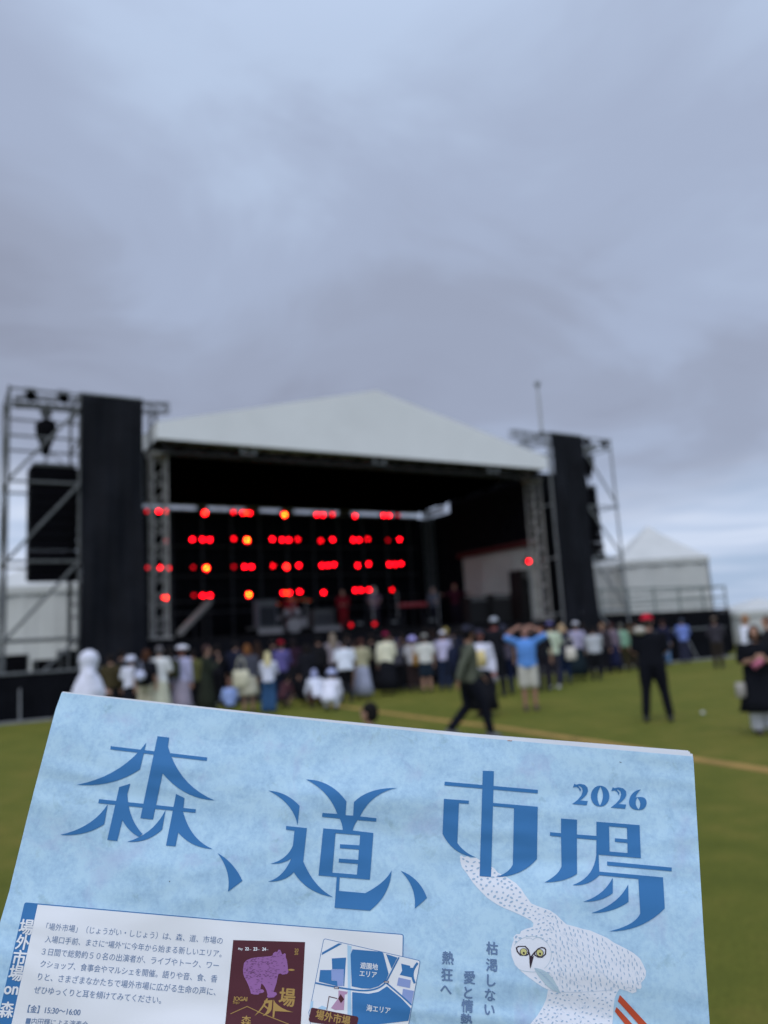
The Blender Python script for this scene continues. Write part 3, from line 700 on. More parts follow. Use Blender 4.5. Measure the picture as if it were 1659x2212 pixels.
    T.rings([(0, 0, zb, 0.185 * w, 0.135), (0, 0, zb + 0.06, 0.19 * w, 0.138), (0, 0, 1.06, 0.172 * w, 0.13), (0, 0.005, 1.20, 0.182 * w, 0.13), (0, 0, 1.32, 0.19 * w, 0.122), (0, -0.01, 1.40, 0.155 * w, 0.09), (0, -0.012, 1.445, 0.078, 0.068)], 18, MU)
    for (sh, e, wr, hd, sgn) in armpts:
        if sleeve == 'short': T.limb([sh, sh.lerp(e, 0.5), sh.lerp(e, 0.8)], [0.074, 0.07, 0.072], 12)
        elif sleeve == 'long': T.limb([sh, sh.lerp(e, 0.5), e, e.lerp(wr, 0.5), e.lerp(wr, 0.92)], [0.074, 0.064, 0.06, 0.054, 0.047], 12)
    if hood:
        T.ball((0, -0.012, 1.60), (0.152, 0.158, 0.158), 16, 11, MH); T.rings([(0, -0.02, 1.36, 0.16, 0.11), (0, -0.02, 1.44, 0.135, 0.12), (0, -0.015, 1.52, 0.14, 0.135)], 16, MU)
        T.rings([(0, 0, 0.42, 0.35, 0.30), (0, 0, 0.9, 0.335, 0.27), (0, 0.02, 1.15, 0.31, 0.24), (0, 0.01, 1.30, 0.25, 0.18), (0, 0, 1.4, 0.15, 0.12)], 18, MU)
    remesh(part('rain_jacket' if hood else ('long_sleeved_top' if sleeve == 'long' else 'shirt'), T, cloth(top), t_), vx, 4, 0.5)
    if apron:
        A = MB().rings([(0, 0.05, 0.98, 0.13, 0.10), (0, 0.055, 1.15, 0.135, 0.092), (0, 0.05, 1.30, 0.12, 0.09)], 16, MU)
        part('apron', A, cloth(apron), t_, smooth=True)
    # hair and hats
    if not hood:
        H_ = MB()
        H_.ball((0, -0.022, 1.628), (0.088, 0.092, 0.094), 16, 11, MH)
        H_.ball((0, -0.04, 1.585), (0.082, 0.07, 0.085), 16, 9, MH)
        if hairstyle == 'long': H_.rings([(0, -0.06, 1.22, 0.10, 0.05), (0, -0.075, 1.35, 0.12, 0.06), (0, -0.06, 1.48, 0.105, 0.07), (0, -0.045, 1.6, 0.092, 0.075)], 14, MU)
        elif hairstyle == 'bob': H_.rings([(0, -0.03, 1.46, 0.108, 0.085), (0, -0.025, 1.54, 0.112, 0.095), (0, -0.025, 1.62, 0.098, 0.097)], 14, MH)
        elif hairstyle == 'curly':
            rg = random.Random(len(label))
            for k in range(26):
                a = rg.uniform(0, 2 * pi); z = rg.uniform(-0.2, 0.95); q = sqrt(max(0, 1 - z * z))
                if sin(a) > 0.55 and z < 0.4: continue
                H_.ball((0.098 * q * cos(a), -0.02 + 0.1 * q * sin(a), 1.62 + 0.1 * z), rg.uniform(.022, .034), 8, 6, MH)
        elif hairstyle == 'bun': H_.ball((0, -0.10, 1.70), 0.05, 12, 8, MH)
        remesh(part('hair', H_, cloth(hair), t_), max(0.011, voxel * 0.8), 2, 0.4)
    if hat == 'cap':
        part('cap', MB().ball((0, -0.012, 1.635), (0.096, 0.104, 0.095), 18, 8, MH, 0.05, 1.0).rings([(0, 0.085, 1.634, 0.078, 0.085), (0, 0.085, 1.645, 0.078, 0.085)], 16, MH), cloth(hatc), t_, smooth=True)
    elif hat == 'bucket':
        part('bucket_hat', MB().rings([(0, -0.01, 1.595, 0.165, 0.17), (0, -0.01, 1.603, 0.165, 0.17), (0, -0.01, 1.645, 0.108, 0.116), (0, -0.01, 1.70, 0.1, 0.108), (0, -0.01, 1.722, 0.08, 0.085)], 20, MH), cloth(hatc), t_, smooth=True)
    elif hat == 'beret':
        part('beret', MB().ball((0.015, -0.01, 1.675), (0.15, 0.145, 0.062), 18, 9, MH), cloth(hatc), t_, smooth=True)
    t_['_h'] = sc
    return t_
def carried(name, label, cat, per, off, mb, m, rz=0.0, strap=None):
    """a bag or other thing carried by a person: top level, placed where they hold it"""
    M = Matrix.Translation(per.location) @ Matrix.Rotation(per.rotation_euler.z, 4, 'Z') @ Matrix.Scale(per.scale.x, 4)
    p_ = M @ Vector(off)
    t_ = thing(name, label, cat, p_, per.rotation_euler.z + rz)
    part('bag_body' if cat == 'bag' else 'body_shell', mb, m, t_, smooth=True)
    if strap: part('strap', strap, m, t_, smooth=True)
    return t_
def backpack_mb(): return MB().rings([(0, 0, -0.2, 0.11, 0.06), (0, 0, -0.17, 0.145, 0.085), (0, 0, 0.05, 0.15, 0.09), (0, 0, 0.18, 0.13, 0.075), (0, 0, 0.22, 0.07, 0.04)], 14)
def backpack_straps():
    m = MB()
    for sx_ in (-1, 1): m.tube([(sx_ * 0.09, 0.03, 0.2), (sx_ * 0.10, 0.16, 0.26), (sx_ * 0.11, 0.27, 0.18), (sx_ * 0.12, 0.24, 0.0), (sx_ * 0.11, 0.09, -0.14)], 0.018, 6)
    return m
def tote_mb(w=0.16, h=0.17): return MB().rings([(0, 0, -h, w * 0.8, 0.05), (0, 0, -h * 0.8, w, 0.07), (0, 0, h * 0.4, w * 0.95, 0.06), (0, 0, h, w * 0.85, 0.035)], 14)
def tote_strap(h=0.17): return MB().tube([(-0.1, 0, h * 0.9), (-0.08, 0, h + 0.2), (0, 0, h + 0.32), (0.08, 0, h + 0.2), (0.1, 0, h * 0.9)], 0.012, 6)

W_ = (205, 208, 225); CR = (200, 196, 165); BK = (22, 23, 30); NV = (26, 32, 52)
P = person
P('person in a white hooded rain jacket just above the left end of the flyer', 187, 11.6, -60, ytop=1409, top=(212, 214, 228), sleeve='long', hood=True, botc=(150, 150, 160), arms='low', voxel=0.012)
P('person in a dull olive brown jacket right of the white hooded person', 239, 17.5, 10, ytop=1414, top=(62, 55, 36), sleeve='long', botc=(30, 30, 34))
p3 = P('person in a white bucket hat and white top with a black skirt', 283, 17.4, 15, ytop=1416, hat='bucket', hatc=W_, top=(215, 218, 235), bottom='longskirt', botc=BK)
p5 = P('brown haired person in a black top and cream trousers carrying a black tote', 314, 17.0, 0, ytop=1405, hair=(72, 45, 32), hairstyle='bob', top=BK, bottom='wide', botc=(178, 172, 150))
carried('tote_bag', 'black tote bag with a white patch on the back of the person in cream trousers', 'bag', p5, (0.02, -0.26, 1.12), tote_mb(), cloth((20, 20, 24)), strap=tote_strap())
carried('round_pouch', 'small white round pouch beside the black tote bag', 'bag', p5, (-0.02, -0.36, 1.14), MB().ball((0, 0, 0), (0.12, 0.05, 0.11)), cloth((190, 195, 220)), strap=MB().tube([(-0.06, 0.02, 0.09), (0, 0.08, 0.3), (0.06, 0.02, 0.09)], 0.01, 6))
P('grey haired person in a white shirt and long cream skirt', 344, 17.2, -5, ytop=1396, hair=(95, 92, 95), top=(212, 214, 215), bottom='longskirt', botc=(188, 188, 168))
p6 = P('person in a white beret with a lilac shirt and long mauve skirt', 390, 17.6, -10, ytop=1394, hat='beret', hatc=(222, 222, 245), hair=(90, 40, 35), top=(165, 165, 195), sleeve='long', bottom='longskirt', botc=(150, 142, 158))
carried('backpack', 'dark olive backpack worn by the person in the white beret', 'bag', p6, (-0.09, -0.2, 1.18), backpack_mb(), cloth((58, 60, 48)), strap=backpack_straps())
P('person with olive yellow sleeves and black trousers behind the white beret', 416, 18.6, 20, ytop=1404, top=(92, 92, 55), sleeve='long', botc=BK)
P('person in a long dark green coat turned to the right', 444, 17.8, -70, ytop=1395, hair=(70, 52, 50), top=(40, 46, 38), sleeve='long', bottom='longskirt', botc=(38, 42, 34), arms='phone')
P('child in a light blue shirt sitting on the grass facing the stage', 494, 20.0, 15, h=1.32, headk=1.15, legs='sit', arms='low', hair=(120, 88, 75), top=(150, 172, 225), sleeve='long', botc=(26, 30, 48))
p10 = P('auburn haired woman in a dark grey top and cream skirt', 534, 18.3, 5, ytop=1393, hair=(112, 72, 42), hairstyle='bob', top=(70, 72, 84), sleeve='long', bottom='skirt', botc=(180, 176, 158), build=1.12)
carried('tote_bag', 'cream tote bag against the skirt of the auburn haired woman', 'bag', p10, (-0.16, -0.18, 0.86), tote_mb(0.2, 0.2), cloth((200, 196, 172)), strap=tote_strap(0.2))
P('person with long blonde hair in a white shirt and wide blue jeans', 578, 18.2, -5, ytop=1409, hair=(205, 194, 150), hairstyle='long', top=(205, 208, 225), sleeve='long', bottom='wide', botc=(50, 82, 120))
P('person in a red cap and violet top behind the blonde person', 606, 20.6, 0, ytop=1384, hat='cap', hatc=(150, 20, 40), top=(92, 86, 140), sleeve='long', botc=NV)
P('crouching child with bare legs and a dark top beside the wide blue jeans', 611, 19.4, -40, h=1.25, headk=1.15, legs='crouch', arms='knees', top=(72, 45, 52), bottom='shorts', botc=(50, 42, 52))
P('black clad person with a cream scarf around the neck', 661, 19.6, 0, ytop=1392, top=BK, sleeve='long', bottom='longskirt', botc=BK, hairstyle='bob', apron=(190, 185, 135))
P('fair haired person with raised pinkish arms behind the white T-shirt', 717, 22.5, 20, ytop=1369, hair=(135, 122, 108), hairstyle='long', top=(140, 132, 140), arms='phone', botc=(44, 40, 50))
P('person in a big white T-shirt bending over in black trousers', 743, 19.8, 12, ytop=1379, legs='bend', lean=12, top=(208, 214, 225), botc=BK, build=1.18, arms='low')
P('person in a white shirt crouching with dark red trousers', 680, 18.7, 30, h=1.42, legs='crouch', arms='knees', top=(210, 214, 230), sleeve='long', botc=(60, 28, 34), hair=(150, 155, 190), hairstyle='bob')
P('person in a white rain jacket squatting low on the grass', 709, 17.8, -20, h=1.45, legs='crouch', arms='knees', hood=False, top=(216, 218, 234), sleeve='long', bottom='trousers', botc=(208, 212, 224), hat='bucket', hatc=(176, 184, 222), build=1.15)
P('woman in a cream top and long pale blue skirt', 779, 20.4, 0, ytop=1380, hair=(72, 45, 40), top=(160, 156, 128), bottom='longskirt', botc=(160, 164, 186))
P('person in beige shorts and a brown top standing left of the long pale blue skirt', 763, 21.3, 0, ytop=1383, hair=(40, 30, 28), top=(62, 42, 38), bottom='shorts', botc=(152, 120, 98))
P('person in a magenta cap and cream shirt with a long black skirt', 831, 21.4, -20, ytop=1366, hat='cap', hatc=(130, 22, 62), top=(214, 212, 188), sleeve='long', arms=('low', 'down'), bottom='longskirt', botc=BK, build=1.1)
P('person in a slate and olive top right of the magenta cap', 858, 22.4, 10, ytop=1380, top=(70, 70, 80), sleeve='long', botc=BK, hair=(60, 58, 78))
P('person all in black behind the slate and olive top', 874, 23.2, 0, ytop=1377, top=BK, sleeve='long', bottom='longskirt', botc=(15, 15, 20))
p22 = P('person in a lilac bucket hat and pale grey shirt with brown trousers', 889, 22.0, -10, ytop=1374, hat='bucket', hatc=(170, 165, 225), top=(176, 176, 182), botc=(58, 46, 48))
carried('shoulder_bag', 'mustard yellow shoulder bag beside the lilac bucket hat person', 'bag', p22, (0.14, -0.2, 1.0), tote_mb(0.11, 0.17), cloth((160, 118, 50)), strap=MB().tube([(-0.05, 0.02, 0.15), (-0.12, 0.1, 0.36), (-0.2, 0.2, 0.45)], 0.012, 6))
P('person in a loose off white shirt and a grey cap with dark teal shorts', 916, 21.6, 5, ytop=1370, hat='cap', hatc=(150, 150, 145), top=(202, 202, 196), bottom='shorts', botc=(32, 44, 58), build=1.15)
P('person in a white cap and lilac shirt with navy jeans', 955, 21.8, 5, ytop=1363, hat='cap', hatc=(212, 210, 222), top=(180, 176, 204), sleeve='long', bottom='jeans', botc=(36, 46, 70), arms='phone')
P('yellow haired person behind the white cap and lilac shirt', 962, 23.8, 0, ytop=1357, hair=(150, 135, 75), top=(60, 60, 66), botc=BK)
wk = P('man in a dark cap and olive grey jacket striding to the right', 1003, 11.8, -80, ytop=1350, build=1.15, legs='walk', arms=('swingb', 'swingf'), hair=(22, 20, 24), hairstyle='curly', hat='cap', hatc=(44, 46, 62), top=(84, 88, 76), sleeve='long', botc=(16, 18, 28), skin=SKIN2, voxel=0.010, shoe=mat('grey shoe', (0.12, 0.12, 0.14)), eyes=True)
carried('backpack', 'dark navy backpack on the back of the striding man', 'bag', wk, (0, -0.22, 1.16), backpack_mb(), cloth((24, 30, 50)), strap=backpack_straps())
wm = P('woman in a white blouse with a yellow print front and long black skirt', 1034, 14.8, 172, ytop=1360, hat='cap', hatc=(54, 52, 66), hairstyle='bob', top=(205, 206, 222), sleeve='long', apron=(208, 190, 135), bottom='longskirt', botc=BK, skin=mat('flushed skin', (0.40, 0.15, 0.12), 0.6), voxel=0.011, eyes=True)
carried('paper_cup', 'grey paper cup held low by the woman in the white blouse', 'cup', wm, (-0.26, 0.09, 0.72), MB().rings([(0, 0, -0.06, 0.03, 0.03), (0, 0, 0.06, 0.042, 0.042)], 14), cloth((130, 130, 138)))
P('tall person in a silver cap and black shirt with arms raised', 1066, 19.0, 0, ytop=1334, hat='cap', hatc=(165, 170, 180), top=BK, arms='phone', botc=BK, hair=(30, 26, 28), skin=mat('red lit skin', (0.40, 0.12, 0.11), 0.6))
P('dark haired person in a mauve shirt and navy jeans left of the blue shirt', 1086, 19.4, 5, ytop=1350, hair=(52, 54, 70), top=(92, 84, 98), bottom='jeans', botc=(24, 32, 60))
P('man in a bright blue T-shirt and pale shorts with both hands on his head', 1132, 15.4, 176, ytop=1352, arms='head', top=(92, 142, 212), bottom='shorts', botc=(184, 182, 172), hair=(38, 34, 34), skin=mat('ruddy skin', (0.38, 0.20, 0.15), 0.6), voxel=0.010, eyes=True, shoe=mat('brown shoe', (0.06, 0.045, 0.04)), build=1.08)
P('brown haired person in black right of the bright blue T-shirt', 1166, 19.8, 0, ytop=1354, hair=(92, 55, 36), top=BK, botc=(34, 32, 42))
P('person in a violet cap and pale green T-shirt with white shoes', 1186, 20.4, -12, ytop=1343, hat='cap', hatc=(92, 88, 135), top=(182, 194, 172), botc=(56, 54, 64), shoe=SHOEW, build=1.1)
p32 = P('person with a sandy bob and navy top carrying a white bag', 1212, 21.8, 0, ytop=1349, hair=(176, 150, 118), hairstyle='bob', top=(28, 34, 56), sleeve='long', bottom='jeans', botc=(24, 38, 66))
carried('tote_bag', 'round white bag at the hip of the person with the sandy bob', 'bag', p32, (0.16, -0.2, 0.86), tote_mb(0.15, 0.17), cloth((206, 200, 190)), strap=tote_strap())
P('person in a pale grey cap and lilac blouse with a teal skirt', 1242, 23.0, 0, ytop=1343, hat='cap', hatc=(196, 196, 205), top=(160, 156, 182), sleeve='long', bottom='longskirt', botc=(28, 40, 48))
P('black haired person in a loose white shirt and black trousers', 1279, 22.6, -8, ytop=1355, top=(176, 180, 186), sleeve='long', botc=(22, 24, 30), build=1.2)
P('tan haired person in a dark jacket right of the loose white shirt', 1299, 25.2, 0, ytop=1347, hair=(140, 112, 92), top=(52, 46, 52), sleeve='long', botc=BK)
P('person in a mauve shirt and long navy skirt', 1319, 25.6, 0, ytop=1346, hair=(72, 48, 48), top=(110, 98, 112), bottom='longskirt', botc=(28, 32, 60), sleeve='long')
P('person in a mint green shirt and olive trousers', 1340, 26.0, 0, ytop=1347, hair=(92, 92, 86), top=(122, 158, 136), botc=(62, 58, 38), sleeve='long')
P('person in an olive brown jacket behind the man in the red cap', 1358, 26.2, 0, ytop=1347, top=(72, 62, 44), sleeve='long', botc=(52, 46, 36), hair=(70, 56, 40))
rc = P('big man in a red cap and black T-shirt standing apart with legs wide', 1396, 12.7, -18, ytop=1328, legs='wide', arms='low', hat='cap', hatc=(196, 26, 52), hair=(60, 50, 46), top=(14, 16, 24), botc=(15, 17, 26), bottom='trousers', build=1.22, voxel=0.010)
carried('neck_towel', 'pale towel over the left shoulder of the man in the red cap', 'towel', rc, (-0.13, -0.02, 1.46), MB().ball((0, 0, 0), (0.10, 0.13, 0.07)), cloth((170, 165, 155)))
P('person in a navy top and light blue jeans behind the man in the red cap', 1430, 27.6, 0, ytop=1340, hair=(62, 42, 40), top=(30, 32, 58), bottom='jeans', botc=(92, 122, 160), sleeve='long')
P('person in a sky blue shirt and slate trousers by the right fence', 1471, 28.4, -15, ytop=1337, hair=(62, 68, 82), top=(112, 132, 200), sleeve='long', botc=(52, 54, 76))
tb = MB().ball((0, 0, 0.16), (0.19, 0.12, 0.16))
pg = gnd(1460, 1424)
t_ = thing('gym_bag', 'pink bag lying on the ground beside the sky blue shirt', 'bag', (pg.x, pg.y, 0), 0.2)
part('bag_body', tb, cloth((150, 82, 120)), t_, smooth=True); part('handle', MB().tube([(-0.1, 0, 0.28), (-0.05, 0, 0.4), (0.05, 0, 0.4), (0.1, 0, 0.28)], 0.014, 6), SHOE, t_)
P('man in a brown cap and grey jacket alone before the dark platform skirt', 1541, 24.6, -25, ytop=1333, hat='cap', hatc=(112, 98, 86), top=(56, 54, 62), sleeve='long', botc=(50, 44, 40), arms='low')
bt = P('woman in a black tunic and white trousers with clasped hands at the right edge', 1625, 10.75, 165, ytop=1352, hair=(24, 20, 20), hairstyle='bob', top=(15, 17, 24), sleeve='short', bottom='dress', botc=(15, 17, 24), arms='clasp', skin=mat('warm skin', (0.34, 0.19, 0.13), 0.6), voxel=0.010, eyes=True, build=1.25)
lg = MB()
for hp, kn, an_ in LEGS['stand'][:2]:
    hp, kn, an_ = Vector(hp), Vector(kn), Vector(an_); lg.limb([hp.lerp(kn, .5), kn, kn.lerp(an_, .5), kn.lerp(an_, .9)], [0.10, 0.105, 0.11, 0.105], 14)
part('white_trousers', lg, cloth((205, 205, 212)), bt, smooth=True)
carried('phone', 'pink phone held out by the woman in the black tunic', 'phone', bt, (0.05, 0.33, 1.12), MB().box((0, 0, 0), (0.16, 0.012, 0.08), Matrix.Rotation(0.6, 4, 'Y')), cloth((190, 110, 135)))
carried('paper_bag', 'small pale paper bag beside the black tunic', 'bag', bt, (0.30, 0.05, 0.70), tote_mb(0.07, 0.10), cloth((156, 152, 146)))
P('tan haired person in a white shirt behind the woman in the black tunic', 1612, 17.5, 30, ytop=1329, hair=(150, 112, 84), top=(214, 216, 228), sleeve='long', botc=(180, 160, 150))
P('brown haired person in black and white at the right edge', 1654, 15.5, 60, ytop=1334, hair=(92, 62, 50), top=(30, 30, 36), sleeve='long', botc=(36, 36, 44))
P('small dark haired child whose head shows above the flyer', 799, 7.0, 70, ytop=1520, headk=1.42, build=1.15, hair=(24, 22, 22), top=(120, 125, 135), botc=(40, 44, 60), voxel=0.012, eyes=True, group=None)

for px, hh, tc_, hc, st_, bt_, lb in (
    (262, 1.60, (24, 24, 28), (26, 22, 22), 'short', 'trousers', 'person in a black sweatshirt between the brown jacket and the white bucket hat'),
    (367, 1.62, (40, 40, 46), (30, 26, 26), 'bob', 'longskirt', 'person in charcoal between the long cream skirt and the white beret'),
    (468, 1.60, (22, 22, 28), (28, 24, 24), 'short', 'trousers', 'person in a near black coat right of the dark green coat'),
    (508, 1.66, (28, 32, 50), (26, 24, 26), 'short', 'trousers', 'person in a navy jacket standing behind the child sitting on the grass'),
    (556, 1.62, (48, 38, 34), (46, 32, 26), 'long', 'trousers', 'person with long brown hair and a dark brown cardigan beside the blonde person'),
    (590, 1.68, (22, 23, 28), (24, 22, 24), 'short', 'trousers', 'person in a black jacket left of the red cap and violet top'),
    (633, 1.64, (46, 28, 42), (30, 24, 26), 'bob', 'longskirt', 'person in a deep plum jumper left of the cream scarf'),
    (688, 1.68, (24, 24, 28), (22, 22, 24), 'short', 'trousers', 'person in a black T-shirt above the two crouching people in white'),
    (747, 1.76, (30, 28, 32), (20, 18, 20), 'short', 'trousers', 'tall black haired person right behind the bending white T-shirt'),
    (802, 1.64, (30, 26, 28), (34, 26, 24), 'short', 'trousers', 'person in a black top right of the long pale blue skirt'),
    (846, 1.70, (34, 34, 42), (26, 22, 24), 'short', 'trousers', 'person in dark slate behind the magenta cap'),
    (902, 1.64, (26, 28, 36), (28, 24, 26), 'short', 'trousers', 'person in dark clothes between the lilac bucket hat and the grey cap'),
    (936, 1.68, (44, 38, 38), (40, 30, 26), 'bob', 'longskirt', 'person in dark taupe between the loose off white shirt and the white cap'),
    (980, 1.66, (26, 30, 46), (24, 22, 26), 'short', 'jeans', 'person in a navy shirt half hidden behind the striding man'),
    (1048, 1.62, (30, 26, 32), (26, 22, 24), 'short', 'trousers', 'person in black behind the shoulder of the woman in the white blouse'),
    (1106, 1.66, (24, 26, 34), (30, 26, 28), 'short', 'trousers', 'person in a black shirt left of the bright blue T-shirt'),
    (1152, 1.70, (28, 28, 34), (26, 24, 26), 'short', 'trousers', 'tall person in black half hidden by the bright blue T-shirt'),
    (1227, 1.64, (34, 34, 44), (28, 26, 28), 'short', 'trousers', 'person in dark grey between the sandy bob and the pale grey cap'),
    (822, 1.60, (30, 30, 36), (26, 24, 26), 'bob', 'longskirt', 'person in dark grey close behind the left shoulder of the magenta cap'),
    (868, 1.66, (26, 24, 30), (24, 22, 24), 'short', 'trousers', 'person in black close to the left of the lilac bucket hat'),
    (921, 1.72, (36, 32, 36), (30, 26, 26), 'short', 'trousers', 'tall person in dark brown behind the grey cap'),
    (995, 1.70, (30, 32, 40), (24, 22, 24), 'bob', 'trousers', 'person in dark clothes behind the head of the striding man'),
    (1128, 1.62, (34, 28, 34), (28, 24, 26), 'bob', 'longskirt', 'person in a dark skirt hidden behind the raised arms of the bright blue T-shirt'),
    (1200, 1.68, (30, 32, 44), (26, 24, 26), 'short', 'trousers', 'person in dark navy between the violet cap and the sandy bob'),
    (1308, 1.66, (36, 34, 38), (30, 26, 26), 'short', 'trousers', 'person in dark grey behind the tan haired person in the dark jacket'),
    (1378, 1.64, (40, 36, 34), (34, 28, 26), 'short', 'trousers', 'person in dark brown just left of the man in the red cap'),
    (1262, 1.62, (40, 32, 36), (36, 28, 26), 'long', 'trousers', 'long haired person in dark brown left of the loose white shirt')):
    Yf = 24.24 / (1 - 0.515 * ((px - 829.5) / F - 0.006)) - 0.75
    P(lb, px, Yf, (px * 7) % 30 - 15, h=hh, hair=hc, hairstyle=st_, top=tc_, sleeve='long', bottom=bt_, botc=(20, 20, 26), arms='phone' if px % 3 == 0 else 'down')

lt = gnd(1518, 1543)
t_ = thing('paper_scrap', 'crumpled white paper scrap lying on the lawn', 'litter', (lt.x, lt.y, 0), 0.4)
rg = random.Random(5); pb = MB().ball((0, 0, 0.025), (0.034, 0.03, 0.025), 12, 8); pb.v = [tuple(c * rg.uniform(.8, 1.15) if i < 2 else max(0.003, c * rg.uniform(.85, 1.15)) for i, c in enumerate(v)) for v in pb.v]
part('crumple', pb, cloth((200, 202, 205)), t_)

# ------------------------------------------------------------------ band and gear on the stage
def on_stage(px, b, ypx=1330):
    p_ = S(px, ypx, b); return W(p_.x, b, DECK)
def performer(label, px, b, face, h, **kw):
    l = on_stage(px, b); return person(label, px, l.y, face=face, h=h, loc=(l.x, l.y, DECK), group='performers on the stage', **kw)
RD = (120, 20, 30)
performer('white haired performer standing at the middle of the stage', 810, 3.2, 200, 1.62, hair=(190, 180, 175), hairstyle='bob', top=(110, 86, 100), botc=(40, 36, 44), arms='low')
performer('performer in a grey top with pale hair right of the middle of the stage', 938, 4.0, 210, 1.60, hair=(150, 140, 138), top=(95, 98, 110), sleeve='long', botc=(30, 30, 40), arms='low')
performer('performer in dark red with arms spread near the pale tarpaulin', 985, 4.6, 190, 1.78, hair=(130, 22, 40), top=(70, 26, 40), arms='out', botc=(34, 26, 36), sleeve='long')  # red stage light painted into hair and clothing colours
performer('performer in red clothes beside the orange lit drum', 742, 4.2, 190, 1.6, hair=(40, 20, 22), top=(120, 20, 32), sleeve='long', botc=(120, 24, 30), arms='low')  # clothes coloured red to stand for the stage light on them
performer('drummer in red seated high behind the white drums', 628, 5.6, 195, 1.55, hair=(60, 20, 24), top=(150, 24, 38), arms='low', botc=(50, 20, 26))  # hair, top and trousers all in red tones
def amp(label, px0, px1, y0, b, d=0.5, front=(0.02, 0.021, 0.026), case=(0.08, 0.08, 0.085)):
    a_ = S(px0, y0, b); c_ = S(px1, y0, b); w = c_.x - a_.x; h = a_.z - DECK
    t_ = thing('amplifier', label, 'amplifier', W((a_.x + c_.x) / 2, b, DECK), ANG, 'amplifiers on the stage')
    part('cabinet', MB().box((0, 0, h / 2), (w, d, h - 0.01)), mat('amp case %.2f' % case[0], case, 0.7), t_)
    part('grille', MB().box((0, -d / 2 - 0.01, h * 0.44), (w * 0.86, 0.02, h * 0.74)), mat('amp grille %.2f' % front[0], front, 0.8, 0.2, 40), t_)
    part('control_panel', MB().box((0, -d / 2 - 0.012, h * 0.9), (w * 0.86, 0.02, h * 0.13)), mat('amp panel', (0.09, 0.09, 0.09), 0.6), t_)
amp('tall dark amplifier with a pale top at the left of the stage', 552, 592, 1298, 4.4, case=(0.12, 0.12, 0.135))
amp('grey fronted amplifier left of the red tinted performer', 672, 716, 1318, 4.8, front=(0.05, 0.05, 0.055), case=(0.09, 0.09, 0.09))
amp('black loudspeaker cabinet stack beside the right truss column', 1112, 1150, 1232, 1.6, d=0.8, front=(0.008, 0.008, 0.009), case=(0.008, 0.008, 0.009))
amp('low black monitor cabinet left in front of the tarpaulin', 1006, 1052, 1290, 2.0, front=(0.008, 0.008, 0.009), case=(0.009, 0.009, 0.01))
amp('low black monitor cabinet right in front of the tarpaulin', 1056, 1094, 1284, 1.6, front=(0.008, 0.008, 0.009), case=(0.009, 0.009, 0.01))
# riser strip and drum kit
def riser(label, px0, px1, y, b, hgt):
    a_ = S(px0, y, b); c_ = S(px1, y, b); w = c_.x - a_.x
    t_ = thing('riser', label, 'riser', W((a_.x + c_.x) / 2, b, DECK), ANG, 'low risers on the stage')
    part('top', MB().box((0, 0, hgt - 0.03), (w, 1.2, 0.06)), mat('riser top', (0.1, 0.1, 0.1), 0.7), t_)
    part('front', MB().box((0, -0.57, hgt / 2 - 0.03), (w * 0.98, 0.04, hgt - 0.07)), mat('riser front', (0.22, 0.21, 0.215), 0.7), t_)
    part('rear', MB().box((0, 0.57, hgt / 2 - 0.03), (w * 0.98, 0.04, hgt - 0.07)), M_deck, t_)
riser('pale fronted low riser under the tall dark amplifier', 545, 598, 1352, 3.2, 0.28)
riser('pale fronted low riser under the grey fronted amplifier', 664, 722, 1346, 3.6, 0.24)
l = on_stage(630, 4.4)
dk = thing('drum_kit', 'white drum kit with red glow on the left half of the stage', 'drum kit', l, ANG)
M_drum = mat('pearl white drum shell', (0.26, 0.24, 0.25), 0.4, 0.1); M_head = mat('drum head', (0.30, 0.28, 0.28), 0.6); M_cym = mat('brass cymbal', (0.6, 0.45, 0.18), 0.35, metal=0.9)
part('bass_drum', MB().tube([(0, -0.25, 0.3), (0, 0.2, 0.3)], 0.29, 24), M_drum, dk)
part('bass_head', MB().tube([(0, -0.262, 0.3), (0, -0.252, 0.3)], 0.275, 24), M_head, dk)
for x, z, r in ((-0.22, 0.78, 0.15), (0.2, 0.80, 0.16)): part('tom', MB().tube([(x, -0.05, z - 0.12), (x, 0.0, z + 0.1)], r, 20), M_drum, dk)
part('floor_tom', MB().tube([(0.55, 0.3, 0.2), (0.55, 0.3, 0.62)], 0.22, 20), M_drum, dk)
part('snare', MB().tube([(-0.4, 0.32, 0.55), (-0.4, 0.32, 0.70)], 0.18, 20), M_drum, dk)
for x, y, z in ((-0.65, 0.1, 1.15), (0.62, 0.0, 1.25), (0.15, 0.2, 1.3)):
    part('cymbal', MB().tube([(x, y, z), (x, y - 0.01, z + 0.03)], [0.24, 0.04], 20), M_cym, dk)
    part('cymbal_stand', MB().tube([(x, y, 0.0), (x, y, z)], 0.014, 6), M_alu, dk)
l = on_stage(892, 3.6)
kb = thing('keyboard', 'red lit keyboard on a stand right of the middle of the stage', 'keyboard', l, ANG)
part('case', MB().box((0, 0, 0.9), (1.2, 0.36, 0.12)), mat('keyboard tinted by red light', (0.35, 0.02, 0.03), 0.4), kb)  # case colour carries the red stage light
part('keys', MB().box((0, -0.08, 0.966), (1.1, 0.15, 0.01)), M_head, kb)
st_ = MB()
for sx_ in (-1, 1): st_.tube([(sx_ * 0.45, -0.15, 0), (sx_ * 0.45, 0.15, 0.84)], 0.02, 6).tube([(sx_ * 0.45, 0.15, 0), (sx_ * 0.45, -0.15, 0.84)], 0.02, 6)
part('stand', st_, M_pipe, kb)
